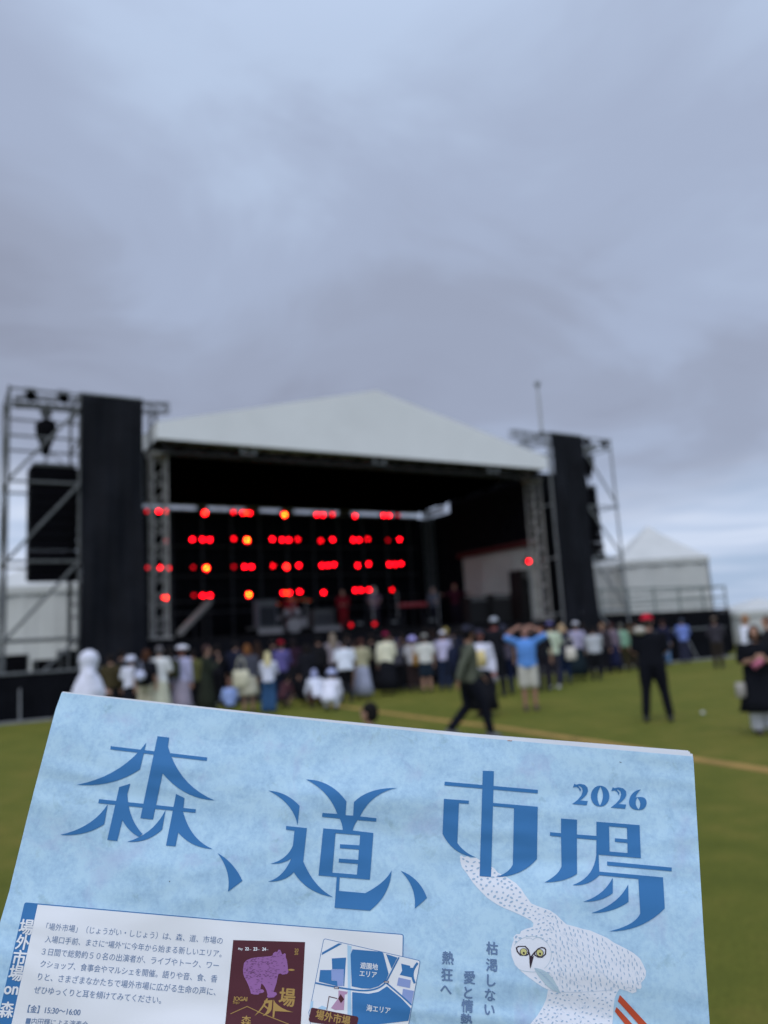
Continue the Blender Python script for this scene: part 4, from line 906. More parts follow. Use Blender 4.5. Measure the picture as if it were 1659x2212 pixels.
for px, b, wd in ((806, 2.4, 'white haired performer'), (860, 3.0, 'keyboard'), (948, 3.2, 'pale haired performer')):
    l = on_stage(px, b)
    ms = thing('microphone_stand', 'thin microphone stand in front of the %s' % wd, 'microphone stand', l, ANG, 'microphone stands on the stage')
    part('stand_pole', MB().tube([(0, 0, 0.02), (0, 0, 1.42)], 0.014, 8), M_alu, ms)
    part('base', MB().tube([(0, 0, 0), (0, 0, 0.025)], 0.14, 18), M_blk2, ms)
    part('microphone', MB().limb([(0, -0.08, 1.47), (0, 0.06, 1.43)], [0.03, 0.014], 10), M_blk2, ms, smooth=True)
for px, wd in ((770, 'left'), (845, 'middle'), (925, 'right')):
    l = on_stage(px, 0.9)
    mw = thing('monitor_wedge', 'black floor monitor wedge on the stage lip, the %s one' % wd, 'monitor speaker', l, ANG, 'monitor wedges on the stage lip')
    w_ = MB(); w_.add([Vector(v) for v in ((-.3, -.2, 0), (.3, -.2, 0), (.3, .25, 0), (-.3, .25, 0), (-.3, -.2, .36), (.3, -.2, .36), (.3, .2, .05), (-.3, .2, .05))], [(0, 1, 2, 3), (0, 1, 5, 4), (4, 5, 6, 7), (0, 3, 7, 4), (1, 2, 6, 5), (2, 3, 7, 6)])
    part('cabinet', w_, M_blk2, mw)
    part('handle', MB().box((0, -0.21, 0.2), (0.2, 0.02, 0.06)), M_galv, mw)

# ------------------------------------------------------------------ the flyer held in front of the camera
FW = 0.297                                              # tabloid sheet width, metres
def ccam(x, y): return Vector(((x - 829.5) / F, (1106 - y) / F, 1.0))
def cworld(c): return rt * c.x + up * c.y + fwd * c.z
_a, _b = ccam(133, 1494), ccam(1497, 1628)
_v = Vector((0.246, 2.233, 1.0)).normalized()
_k = _v.dot(_a) / _v.dot(_b)
_h = _b * _k - _a; _s = FW / _h.length
_h.normalize(); _v = (_v - _h * _v.dot(_h)).normalized()
FO = CAM + cworld(_a * _s); FH = cworld(_h); FV = cworld(_v); FN = FH.cross(FV).normalized()
fl = bpy.data.objects.new('flyer', None); col.objects.link(fl); fl.empty_display_size = 0.05
fl.matrix_world = Matrix.Translation(FO) @ Matrix((FH, FV, FN)).transposed().to_4x4()
tag(fl, 'pale blue printed festival flyer with big blue lettering and a white owl', 'flyer')
def uv(px, py):
    d = ray(px, py); t = (FO - CAM).dot(FN) / d.dot(FN); q = CAM + d * t - FO
    return Vector((q.dot(FH), q.dot(FV)))
ZO = {'1': (0, 2650, 1000 / 1659), '2': (1000, 2800, 1000 / 1659), '3': (1700, 2900, 1100 / 1659), '4': (0, 3400, 900 / 1659), '5': (850, 3400, 900 / 1659), '6': (1700, 3300, 1100 / 1659), 'D': (0, 0, 3024 / 1659), 'T': (0, 0, 1)}
def zuv(z, x, y):
    a, b, k = ZO[z]; return uv((a + x * k) * 1659 / 3024, (b + y * k) * 1659 / 3024)
def path(z, s, n=9):
    tk = s.replace(',', ' ').split(); i = 0; pts = []
    while i < len(tk):
        c = tk[i]; i += 1
        if c in 'ML': pts.append((float(tk[i]), float(tk[i + 1]))); i += 2
        elif c == 'Q':
            cx_, cy_, x, y = map(float, tk[i:i + 4]); i += 4; x0, y0 = pts[-1]
            for k in range(1, n + 1):
                t = k / n; pts.append(((1 - t) ** 2 * x0 + 2 * t * (1 - t) * cx_ + t * t * x, (1 - t) ** 2 * y0 + 2 * t * (1 - t) * cy_ + t * t * y))
    return [zuv(z, *p) for p in pts]
def pts(z, *c): return [zuv(z, c[i], c[i + 1]) for i in range(0, len(c), 2)]
class Ink:
    """flat printed shapes lying on the sheet at height h"""
    def __init__(s, h): s.h0 = h; s.k = 0; s.mb = MB()
    @property
    def h(s): return s.h0 + 1.0e-5 * (s.k % 7)
    def poly(s, outer, holes=()):
        s.k += 1; loops = [[Vector((p.x, p.y, 0)) for p in l] for l in [outer, *holes]]
        tr = tessellate_polygon(loops); vs = [p for l in loops for p in l]
        s.mb.add([(p.x, p.y, s.h) for p in vs], [tuple(t) for t in tr]); return s
    def line(s, P, w, closed=False):
        P = list(P); n = len(P); s.k += 1
        for i in range(n if closed else n - 1):
            a_, b_ = P[i], P[(i + 1) % n]; d = (b_ - a_).normalized(); q = Vector((-d.y, d.x)) * w / 2
            a2, b2 = a_ - d * w * 0.25, b_ + d * w * 0.25
            s.mb.add([(p.x, p.y, s.h + 1.2e-6 * i) for p in (a2 + q, a2 - q, b2 - q, b2 + q)], [(0, 1, 2, 3)])
        return s
    def ell(s, c, a_, b_, ang=0.0, n=10):
        s.k += 1; s.mb.add([(c.x + a_ * cos(t) * cos(ang) - b_ * sin(t) * sin(ang), c.y + a_ * cos(t) * sin(ang) + b_ * sin(t) * cos(ang), s.h) for t in [2 * pi * k / n for k in range(n)]], [tuple(range(n))]); return s
    def text(s, body, A, B, bold=0.0, ymid=0.36, stretch=1.0, em=False):
        cu = bpy.data.curves.new('t', 'FONT'); cu.body = body; cu.size = 1.0; cu.resolution_u = 3
        ob = bpy.data.objects.new('t', cu); me = bpy.data.meshes.new_from_object(ob)
        co = [v.co for v in me.vertices]
        if co:
            x0 = min(c.x for c in co); x1 = max(c.x for c in co)
            if em: xm = (x0 + x1) / 2; x0, x1 = xm - 0.46, xm + 0.46
            e = (B - A) / (x1 - x0); q = Vector((-e.y, e.x)) * stretch
            for dx, dy in (((0, 0),) if bold <= 0 else ((-bold, 0), (bold, 0), (0, bold * .6), (0, -bold * .6))):
                s.k += 1
                s.mb.add([(A.x + e.x * (c.x + dx - x0) + q.x * (c.y + dy - ymid), A.y + e.y * (c.x + dx - x0) + q.y * (c.y + dy - ymid), s.h) for c in co], [tuple(p.vertices) for p in me.polygons])
        bpy.data.objects.remove(ob); bpy.data.curves.remove(cu); bpy.data.meshes.remove(me); return s
    def column(s, z, chars, size, bold=0.0):
        for ch, x, y in chars:
            s.text(ch, zuv(z, x - size / 2, y - size * 0.035), zuv(z, x + size / 2, y + size * 0.035), bold, em=True)
        return s
    def done(s, name, m, parent, label=None):
        o = part(name, s.mb, m, parent, label); return o
def paper(name, c, blot):
    m = bpy.data.materials.new(name); m.use_nodes = True; t = m.node_tree; b = t.nodes['Principled BSDF']
    b.inputs['Roughness'].default_value = 0.75; b.inputs['Specular IOR Level'].default_value = 0.25
    tcn = N(t, 'ShaderNodeTexCoord'); ob = tcn.outputs['Object']
    if blot:
        nb = noise(t, ob, 85, 7, 0.68, 0.5); nf = noise(t, ob, 480, 6, 0.72, 0.2)
        mp_ = N(t, 'ShaderNodeMapping'); mp_.inputs['Location'].default_value = (3, 5, 0); t.links.new(ob, mp_.inputs[0])
        npu = noise(t, mp_.outputs[0], 38, 5, 0.6, 0.4)
        mp3 = N(t, 'ShaderNodeMapping'); mp3.inputs['Location'].default_value = (9, 2, 0); t.links.new(ob, mp3.inputs[0])
        ngr = noise(t, mp3.outputs[0], 75, 5, 0.65, 0.4)
        base = ramp(t, math_node(t, 'ADD', math_node(t, 'MULTIPLY', nb, 0.55), math_node(t, 'MULTIPLY', nf, 0.45)), [(0.36, (0.335, 0.510, 0.690)), (0.46, (0.395, 0.590, 0.765)), (0.56, (0.470, 0.670, 0.820))])
        base = mixc(t, ramp(t, npu, [(0.56, 0.0), (0.72, 0.5)]), base, (0.37, 0.41, 0.63))
        base = mixc(t, ramp(t, ngr, [(0.60, 0.0), (0.72, 0.6)]), base, (0.27, 0.42, 0.50))
        t.links.new(base, b.inputs['Base Color'])
    else:
        b.inputs['Base Color'].default_value = (*c, 1)
    bn = N(t, 'ShaderNodeBump'); bn.inputs['Strength'].default_value = 1.0; bn.inputs['Distance'].default_value = 0.009
    mpb = N(t, 'ShaderNodeMapping'); mpb.inputs['Rotation'].default_value = (0, 0, 0.5); mpb.inputs['Scale'].default_value = (0.6, 1.8, 1); t.links.new(ob, mpb.inputs[0])
    t.links.new(noise(t, mpb.outputs[0], 14, 2, 0.4, 0.5), bn.inputs['Height']); t.links.new(bn.outputs[0], b.inputs['Normal'])
    return m
M_sheet = paper('blue watercolour paper', None, True)
M_white = paper('white printing paper', (0.66, 0.68, 0.72), False)
def ink(name, c): return paper(name, c, False)
I_blue = ink('blue ink', (0.042, 0.175, 0.41)); I_white = ink('white ink', (0.76, 0.775, 0.81)); I_text = ink('slate blue ink', (0.135, 0.215, 0.37))
I_mar = ink('maroon ink', (0.085, 0.022, 0.032)); I_gold = ink('ochre ink', (0.40, 0.25, 0.08)); I_pur = ink('mauve ink', (0.30, 0.13, 0.34)); I_pur2 = ink('dark mauve ink', (0.15, 0.06, 0.14))
I_pale = ink('pale map ink', (0.52, 0.60, 0.76)); I_lav = ink('lavender ink', (0.26, 0.34, 0.62)); I_sky = ink('light blue ink', (0.40, 0.60, 0.78)); I_pink = ink('pink ink', (0.46, 0.28, 0.42))
I_spot = ink('grey blue ink', (0.36, 0.49, 0.64)); I_dk = ink('dark plum ink', (0.035, 0.022, 0.035)); I_yel = ink('yellow ink', (0.58, 0.55, 0.22)); I_org = ink('vermilion ink', (0.52, 0.075, 0.030)); I_owl = ink('owl white ink', (0.75, 0.775, 0.85)); I_teal = ink('pale teal ink', (0.45, 0.58, 0.66))

# sheets: the cover outline as it is cut, and the pages behind it peeping out at the top
DX = FW * 0.62
def sheet(name, P, z0, th, m, label=None):
    k = Ink(z0); tr = tessellate_polygon([[Vector((p.x, p.y, 0)) for p in P]]); n = len(P)
    vs = [(p.x, p.y, z0) for p in P] + [(p.x, p.y, z0 - th) for p in P]
    fs = [tuple(t) for t in tr] + [tuple(i + n for i in reversed(t)) for t in tr] + [(i, (i + 1) % n, n + (i + 1) % n, n + i) for i in range(n)]
    k.mb.add(vs, fs); return part(name, k.mb, m, fl, label)
bl = Vector((0.001, -0.42)); br = Vector((FW + 0.001, -0.42))
cover = [uv(x, y) for x, y in ((133, 1496), (120, 1532), (74, 1706), (59, 1765), (27, 1895), (20, 1925), (-1, 1996), (-52, 2180))] + [bl, br] + [uv(x, y) for x, y in ((1533, 2212), (1521, 2030), (1507, 1795), (1498.5, 1650), (1497, 1634))] + [uv(x, y) for x, y in ((1300, 1617), (1000, 1590.5), (800, 1569.5), (500, 1537.5), (300, 1515))]
sheet('cover_sheet', cover, 0.0, 0.00018, M_sheet)
sheet('inner_page', [uv(134, 1494)] + [bl + Vector((.002, 0)), br - Vector((.001, 0))] + [uv(1497, 1629), uv(1496, 1628), uv(1000, 1587.5), uv(600, 1546)], -0.0004, 0.0002, M_white)
sheet('inner_page', [uv(134, 1493)] + [bl + Vector((.003, 0)), br - Vector((.003, 0))] + [uv(1492, 1625), uv(1491, 1623), uv(1000, 1584), uv(600, 1544)], -0.0009, 0.0002, M_white)
sheet('inner_page', [uv(136, 1493)] + [bl + Vector((.004, 0)), br - Vector((.004, 0))] + [uv(1490, 1624), uv(1489, 1620.5), uv(1000, 1582), uv(600, 1543)], -0.0014, 0.0002, M_white)

H1, H2, H3, H4, H5, H6 = 0.00008, 0.00016, 0.00024, 0.00032, 0.00040, 0.00048
# owl
OW = [(168,105),(178,103),(190,112),(215,108),(230,120),(262,116),(300,140),(330,158),(370,178),(392,205),(450,235),(500,268),(530,300),(552,335),(575,365),(590,387),(640,408),(700,428),(740,455),(775,490),(800,512),(850,525),(900,540),(940,548),(990,570),(1040,592),(1080,620),(1150,655),(1200,684),(1236,715),(1256,752),(1272,790),(1270,818),(1262,838),(1243,858),(1246,885),(1238,897),(1220,893),(1214,914),(1190,922),(1160,908),(1115,895),(1100,918),(1086,950),(1080,1000),(1076,1060),(1072,1104),(1080,1200),(1060,1300),(560,1300),(560,1180),(585,1104),(630,1050),(660,1000),(680,955),(690,900),(655,882),(620,858),(570,822),(530,790),(494,752),(474,700),(470,660),(478,628),(488,604),(484,590),(502,570),(524,570),(530,552),(560,538),(600,527),(604,505),(590,490),(556,470),(480,435),(430,415),(385,392),(330,355),(285,310),(245,265),(210,212),(178,170),(170,140)]
owl = [zuv('6', *p) for p in OW]
ow = Ink(H1); ow.poly(owl); owo = ow.done('owl_print', I_owl, fl)
def inside(x, y, poly):
    c = False; j = len(poly) - 1
    for i in range(len(poly)):
        xi, yi = poly[i]; xj, yj = poly[j]
        if (yi > y) != (yj > y) and x < (xj - xi) * (y - yi) / (yj - yi) + xi: c = not c
        j = i
    return c
sp = Ink(H2); rg = random.Random(11); placed = []; unit = (zuv('6', 401, 400) - zuv('6', 400, 400)).length
tries = 0
while len(placed) < 560 and tries < 30000:
    tries += 1
    x = rg.uniform(170, 1270); y = rg.uniform(105, 1290)
    big_ = x < 560
    head = ((x - 592) / 125) ** 2 + ((y - 700) / 118) ** 2
    if head < 1.0: continue
    if x < 690 and 560 < y < 860 and rg.random() < 0.7: continue
    if not inside(x, y, OW): continue
    if not all(inside(x + dx, y + dy, OW) for dx, dy in ((12, 0), (-12, 0), (0, 12), (0, -12))): continue
    gap = 24 if big_ else 21
    if x > 750: gap = 25
    if any(abs(px_ - x) < gap and abs(py_ - y) < gap and (px_ - x) ** 2 + (py_ - y) ** 2 < gap ** 2 for px_, py_ in placed): continue
    placed.append((x, y))
    if big_: a_, b_, an = rg.uniform(6, 12), rg.uniform(4, 6.5), rg.uniform(-0.5, 0.9)
    elif x > 720 and y < 900: a_, b_, an = rg.uniform(7, 12), rg.uniform(2.4, 3.8), radians(90) + rg.uniform(-0.3, 0.3) + 0.2
    else: a_, b_, an = rg.uniform(5, 9), rg.uniform(2.6, 4.2), radians(rg.uniform(-20, 60))
    sp.ell(zuv('6', x, y), a_ * unit, b_ * unit, an, 8)
sp.done('feather_spots', I_spot, owo)
for i, (x, y) in enumerate(((1180, 800), (1215, 850), (1145, 860), (1175, 895), (1232, 815), (1110, 905))): pass
fs_ = Ink(H2); k_ = 0; I_faint = ink('faint blue ink', (0.52, 0.62, 0.74))
while k_ < 420:
    x = rg.uniform(600, 1262); y = rg.uniform(420, 1280)
    if ((x - 592) / 125) ** 2 + ((y - 700) / 118) ** 2 < 1.0: continue
    an = radians(72) + 0.5 * sin(x / 160) + rg.uniform(-0.25, 0.25); l_ = rg.uniform(9, 24); x2, y2 = x + l_ * cos(an), y + l_ * sin(an)
    if not (inside(x, y, OW) and inside(x2, y2, OW) and inside(x + 8, y, OW)): continue
    fs_.line(pts('6', x, y, x2, y2), unit * rg.uniform(0.9, 1.8)); k_ += 1
for q in ('M 700 600 Q 770 700 760 880', 'M 780 560 Q 900 700 1110 890', 'M 690 900 Q 760 930 1080 900', 'M 1250 770 Q 1215 800 1240 850', 'M 1240 850 Q 1200 850 1215 905', 'M 1205 905 Q 1160 870 1150 900'):
    fs_.line(path('6', q), unit * 2.0)
fs_.done('feather_strokes', I_faint, owo)
fd = Ink(H2)
arc = [zuv('6', 592 + 118 * cos(radians(a)), 690 + 108 * sin(radians(a))) for a in range(-150, 60, 10)]
fd.line(arc, unit * 2.2); fd.line(path('6', 'M 520 780 Q 570 800 640 792'), unit * 2.5); fd.line(path('6', 'M 560 595 Q 590 585 598 605 Q 620 580 655 592'), unit * 2)
fd.done('facial_disc', I_teal, owo)
ft = Ink(H3); ft.poly(path('6', 'M 608 770 Q 690 775 735 860 Q 755 900 766 922 Q 700 905 660 850 Q 620 810 608 770')); fo = ft.done('feather', I_teal, owo)
fq = Ink(H4).line(path('6', 'M 610 772 Q 690 830 764 920'), unit * 2.5)
for k in range(9):
    fq.line(pts('6', 640 + k * 11, 795 + k * 13, 668 + k * 9, 795 + k * 14), unit * 1.4)
fq.done('quill', I_spot, fo)
ey = Ink(H3)
ey.poly(path('6', 'M 498 650 L 512 640 L 556 639 L 578 662 L 578 690 L 560 699 L 524 697 L 505 676 Z'.replace('Z', '')), [path('6', 'M 507 652 L 518 645 L 552 645 L 571 665 L 570 687 L 556 692 L 528 690 L 512 672')])
ey.poly(path('6', 'M 628 655 L 652 645 L 672 650 L 680 662 L 678 690 L 656 710 L 630 709 L 609 697 L 606 680'), [path('6', 'M 631 661 L 652 652 L 667 656 L 673 665 L 671 687 L 653 703 L 632 702 L 615 692 L 613 682')])
ey.poly(path('6', 'M 577 664 L 588 706 L 606 700 L 590 760 L 584 776 L 580 740'))
ey.line(pts('6', 590, 704, 612, 676), unit * 7)
for cx_, cy_ in ((545, 675), (641, 681)):
    ey.poly([zuv('6', cx_ + 23 * cos(t), cy_ + 22 * sin(t)) for t in [2 * pi * k / 18 for k in range(18)]], [[zuv('6', cx_ + 19.5 * cos(t), cy_ + 18.5 * sin(t)) for t in [2 * pi * k / 18 for k in range(18)]]])
ey.done('eye_rims_and_beak', I_dk, owo)
iy = Ink(H4)
for cx_, cy_ in ((545, 675), (641, 681)): iy.ell(zuv('6', cx_, cy_), 18 * unit, 17 * unit, 0, 16)
io = iy.done('iris', I_yel, owo)
ip = Ink(H5)
for cx_, cy_ in ((546, 682), (642, 686)): ip.ell(zuv('6', cx_, cy_), 6 * unit, 6 * unit, 0, 10)
ip.done('pupil', I_dk, owo)
tl = Ink(H3); tl.poly(path('6', 'M 1116 930 L 1140 955 Q 1210 1030 1278 1104 L 1330 1165 L 1300 1190 Q 1190 1060 1104 968')); tl.poly(path('6', 'M 1096 1002 L 1112 1018 Q 1160 1070 1190 1104 L 1250 1180 L 1220 1190 Q 1140 1100 1086 1028'))
tl.done('talons', I_org, owo)

# title lettering
tt = Ink(H3)
for z, s_, holes in (
 ('1', 'M 724 478 L 1354 552 L 1351 574 L 722 499', ()),
 ('1', 'M 957 455 L 915 630 Q 735 750 503 730 Q 790 676 957 455', ()),
 ('1', 'M 1030 413 L 1106 422 L 1098 480 Q 1170 735 1402 832 Q 1200 822 1063 655 L 1000 957 L 918 948', ()),
 ('1', 'M 648 824 L 1280 890 L 1276 913 L 644 850', ()),
 ('1', 'M 780 745 L 852 723 L 833 790 Q 838 950 932 1052 L 908 1070 Q 840 1035 800 960 L 767 1097 L 702 1090', ()),
 ('1', 'M 705 858 L 682 987 Q 560 1070 393 1057 Q 605 1012 705 858', ()),
 ('1', 'M 1151 790 L 1206 817 L 1196 905 Q 1245 1090 1390 1150 Q 1250 1142 1165 1042 L 1147 1132 L 1085 1127', ()),
 ('1', 'M 1083 893 L 1060 1022 Q 965 1112 832 1102 Q 1005 1052 1083 893', ()),
 ('T', 'M 857 3359 Q 922 3395 955 3468 L 898 3511 Q 912 3430 857 3359', ()),
 ('2', 'M 95 519 Q 215 528 298 618 L 285 745 Q 258 600 95 519', ()),
 ('2', 'M 210 750 L 346 764 L 322 982 Q 392 1150 517 1215 Q 345 1188 260 1052 Q 205 1115 92 1114 Q 195 1085 245 960 Q 195 1000 107 997 Q 215 972 255 878 L 265 781 L 210 774', ()),
 ('2', 'M 340 446 Q 505 450 604 590 L 598 680 L 648 683 L 653 594 Q 750 498 936 502 Q 770 530 692 688 L 800 700 L 798 722 L 676 712 Q 650 750 645 780 L 780 796 L 757 1101 L 560 1084 L 555 1174 L 727 1189 Q 860 1120 899 1040 Q 890 1200 757 1303 L 527 1284 L 541 1083 L 422 1073 L 453 766 L 580 776 Q 578 735 560 702 L 445 690 L 448 665 L 545 672 Q 490 520 340 446', ('M 533 797 L 694 810 L 689 877 L 563 869 L 561 895 L 686 904 L 681 972 L 556 963 L 553 988 L 679 998 L 673 1068 L 512 1055',)),
 ('2', 'M 958 1042 Q 1085 1090 1130 1220 L 1050 1290 Q 1065 1150 958 1042', ()),
 ('3', 'M 303 203 L 369 206 L 352 834 L 284 829', ()),
 ('3', 'M 77 268 L 630 317 L 629 338 L 75 290', ()),
 ('3', 'M 72 370 L 220 381 L 219 400 L 161 396 L 152 632 Q 190 690 266 719 Q 125 705 64 577', ()),
 ('3', 'M 360 394 L 629 417 L 624 727 Q 530 835 376 834 Q 455 815 481 760 L 488 425 L 360 413', ()),
 ('3', 'M 767 487 L 862 494 L 861 582 L 977 590 L 977 506 L 1233 526 L 1241 722 L 990 701 L 994 802 L 1372 836 L 1383 1020 Q 1250 1157 1049 1157 Q 1210 1120 1237 1050 L 1226 846 L 995 823 Q 930 890 835 882 Q 960 840 976 705 L 977 614 L 861 604 L 862 815 Q 790 865 668 866 Q 755 822 770 770 L 767 596 L 702 589 L 702 568 L 767 574', ('M 1052 533 L 1158 542 L 1160 610 L 1087 604 L 1087 625 L 1161 632 L 1162 692 L 1055 683',)),
 ('3', 'M 1040 742 L 1424 778 L 1424 800 L 1041 765', ()),
 ('3', 'M 1074 838 L 1074 930 Q 1000 985 898 980 Q 1020 945 1074 838', ()),
 ('3', 'M 1166 878 L 1168 982 Q 1070 1050 946 1048 Q 1105 1000 1166 878', ())):
    tt.poly(path(z, s_), [path(z, q) for q in holes])
tt.done('title_lettering', I_blue, fl)
yr = Ink(H3)
two = [(838,303),(846,280),(856,286),(880,281),(908,287),(925,304),(927,326),(918,346),(898,366),(880,380),(926,383),(919,408),(834,401),(866,376),(888,350),(896,324),(891,305),(880,295),(868,293),(886,314),(881,328),(872,308),(858,299)]
for dx, dy in ((0, 0), (228, 21)): yr.poly([zuv('3', x + dx, y + dy) for x, y in two])
el = lambda cx_, cy_, rx, ry: [zuv('3', cx_ + rx * cos(t), cy_ + ry * sin(t)) for t in [2 * pi * k / 30 for k in range(30)]]
yr.poly(el(999, 354, 55, 62), [path('3', 'M 1001 298 Q 1032 354 998 411 Q 966 354 1001 298')])
yr.poly(path('3', 'M 1241 314 Q 1214 338 1210 362 Q 1278 348 1275 398 Q 1268 438 1224 437 Q 1172 432 1170 388 Q 1178 325 1241 314'), [path('3', 'M 1220 362 Q 1250 398 1228 433 Q 1196 400 1220 362')])
yr.done('year_lettering', I_blue, fl)
mk = Ink(H3); mk.ell(zuv('3', 1120, 153), 9 * unit, 1.6 * unit, -0.1); mk.ell(zuv('4', 1232, 130), 3.5 * unit, 3 * unit, 1.0); mk.done('print_specks', I_dk, fl)
Ink(0.0001).poly([zuv('3', *p) for p in ((449, 22), (476, 24), (476, 28), (449, 26))]).done('page_mark', mat('rust mark', (0.35, 0.12, 0.05), 0.8), fl)

# vertical poem lines
pm = Ink(H3)
pm.column('6', [('枯', 358, 655), ('渇', 355, 755), ('し', 353, 845), ('な', 346, 932), ('い', 343, 1018)], 66, 0.028)
pm.column('6', [('愛', 224, 828), ('と', 216, 918), ('情', 211, 998), ('熱', 205, 1082), ('の', 200, 1168)], 66, 0.028)
pm.column('6', [('熱', 96, 712), ('狂', 90, 812), ('へ', 84, 898)], 66, 0.028)
pm.done('poem_lettering', I_text, fl)

# info panel
pL = zuv('4', 0, 1060).x; pR = zuv('5', 1360, 680).x; wL = zuv('4', 85, 1165).x
pn = Ink(H1); pn.poly(path('4', 'M 175 300 Q 178 281 200 283 L 1659 411') + path('5', 'M 1345 511 Q 1364 513 1363 530 L 1360 680') + [Vector((pR, -0.385)), Vector((pL, -0.385)), zuv('4', 0, 1060)])
pno = pn.done('panel_frame', I_blue, fl)
wp = Ink(H2); wp.poly(path('4', 'M 275 298 L 1659 418') + path('5', 'M 1343 517 Q 1357 518 1356 531 L 1353 680') + [Vector((pR - 0.0012, -0.3835)), Vector((wL, -0.3835)), zuv('4', 85, 1165)])
wp.done('panel_paper', I_white, pno)
tx = Ink(H3)
for body, a_, b_ in (('「場外市場」（じょうがい・しじょう）は、森、道、市場の', (338, 457), (1617, 562)), ('入場口手前、まさに“場外”に今年から始まる新しいエリア。', (330, 548), (1610, 656)),
                     ('３日間で総勢約５０名の出演者が、ライブやトーク、ワー', (306, 638), (1590, 742)), ('クショップ、食事会やマルシェを開催。語りや音、食、香', (295, 727), (1578, 838)),
                     ('りと、さまざまなかたちで場外市場に広がる生命の声に、', (278, 820), (1568, 932)), ('ぜひゆっくりと耳を傾けてみてください。', (250, 915), (1172, 992))):
    tx.text(body, zuv('4', *a_), zuv('4', *b_), -0.004)
tx.text('【金】15:30〜16:00', zuv('4', 205, 1054), zuv('4', 585, 1080), 0.02)
tx.text('■内田輝による演奏会', zuv('4', 190, 1142), zuv('4', 640, 1172), 0.0)
tx.done('body_text', I_text, pno)
sd_ = Ink(H3)
for ch, x, y, w_ in (('場', 192, 461, 96), ('外', 167, 572, 92), ('市', 142, 686, 92), ('場', 118, 795, 96), ('on', 84, 915, 98), ('森', 50, 1062, 98)):
    sd_.text(ch, zuv('4', x - w_ / 2, y - 2), zuv('4', x + w_ / 2, y + 4), 0.03, 0.26 if ch == 'on' else 0.36)
sd_.done('side_lettering', I_white, pno)

# small maroon poster
po = Ink(H3).poly(pts('5', 127, 555, 648, 570, 610, 1300, 55, 1300)).done('poster_print', I_mar, fl)
BEAR = [(205,722),(225,700),(262,686),(300,680),(350,676),(395,672),(412,668),(418,650),(432,640),(446,642),(455,625),(468,626),(474,640),(482,660),(492,656),(500,650),(508,656),(508,680),(516,700),(522,740),(524,768),(528,785),(518,800),(500,804),(485,806),(470,798),(455,800),(448,830),(440,870),(428,905),(420,930),(440,936),(444,950),(430,962),(424,970),(385,974),(372,968),(376,950),(368,920),(356,896),(345,880),(332,870),(326,895),(324,912),(344,914),(352,928),(340,938),(318,940),(310,950),(280,950),(256,944),(250,920),(240,890),(222,850),(208,825),(200,800),(198,770)]
bo = Ink(H4).poly([zuv('5', *p) for p in BEAR]).done('bear', I_pur, po)
fur = Ink(H5); rg = random.Random(4); nfur = 0
while nfur < 150:
    x, y = rg.uniform(200, 520), rg.uniform(630, 965)
    if not inside(x, y, BEAR) or (x > 440 and rg.random() < .8) or (y > 830 and rg.random() < .7): continue
    a_ = rg.uniform(-0.6, 0.5); l_ = rg.uniform(8, 18); x2, y2 = x + l_ * cos(a_), y + l_ * sin(a_)
    if not inside(x2, y2, BEAR): continue
    fur.line(pts('5', x, y, x2, y2), unit * rg.uniform(1.2, 2.4)); nfur += 1
fur.ell(zuv('5', 497, 742), 4 * unit, 3 * unit); fur.line(path('5', 'M 448 660 Q 455 640 466 640'), unit * 2)
fur.done('bear_fur', I_pur2, bo)
gl = Ink(H4)
gl.line(path('5', 'M 108 1090 L 228 1036 L 350 1094 L 530 1165'), unit * 3.5); gl.poly(path('5', 'M 522 772 Q 545 755 575 772 Q 550 785 522 772'))
# 外 drawn as on the poster
gl.poly(path('5', 'M 366 980 L 380 978 Q 350 1060 280 1106 Q 340 1040 366 980')); gl.poly(path('5', 'M 352 994 L 412 990 L 405 1060 Q 385 1100 340 1104 Q 380 1080 384 1012 L 350 1014')); gl.line(pts('5', 350, 1028, 378, 1052), unit * 8)
gl.poly(path('5', 'M 420 985 L 432 1008 Q 480 1060 566 1078 L 430 1070 L 424 1118 L 412 1112'))
gl.text('場', zuv('5', 462, 968), zuv('5', 574, 976), 0.03)
gl.text('森', zuv('5', 184, 1146), zuv('5', 256, 1150), 0.02); gl.text('、', zuv('5', 290, 1158), zuv('5', 312, 1160), 0.02)
gl.text('20', zuv('5', 572, 628), zuv('5', 600, 629), 0.02, 0.35); gl.text('26', zuv('5', 571, 650), zuv('5', 598, 651), 0.02, 0.35)
gl.text('JOGAI', zuv('5', 128, 979), zuv('5', 228, 983), 0.04, 0.35); gl.text('SHIJO', zuv('5', 126, 1008), zuv('5', 172, 1010), 0.02, 0.35)
gl.done('poster_lettering', I_gold, po)
dl = Ink(H4)
dl.text('May', zuv('5', 164, 618), zuv('5', 196, 619), 0.02, 0.35)
for n_, x in (('22', 214), ('23', 274), ('24', 338)): dl.text(n_, zuv('5', x, 618 + (x - 214) * .015), zuv('5', x + 26, 619 + (x - 214) * .015), 0.05, 0.35); dl.line(pts('5', x + 28, 625, x + 44, 625.5), unit * 1.2)
dl.done('poster_dates', I_white, po)

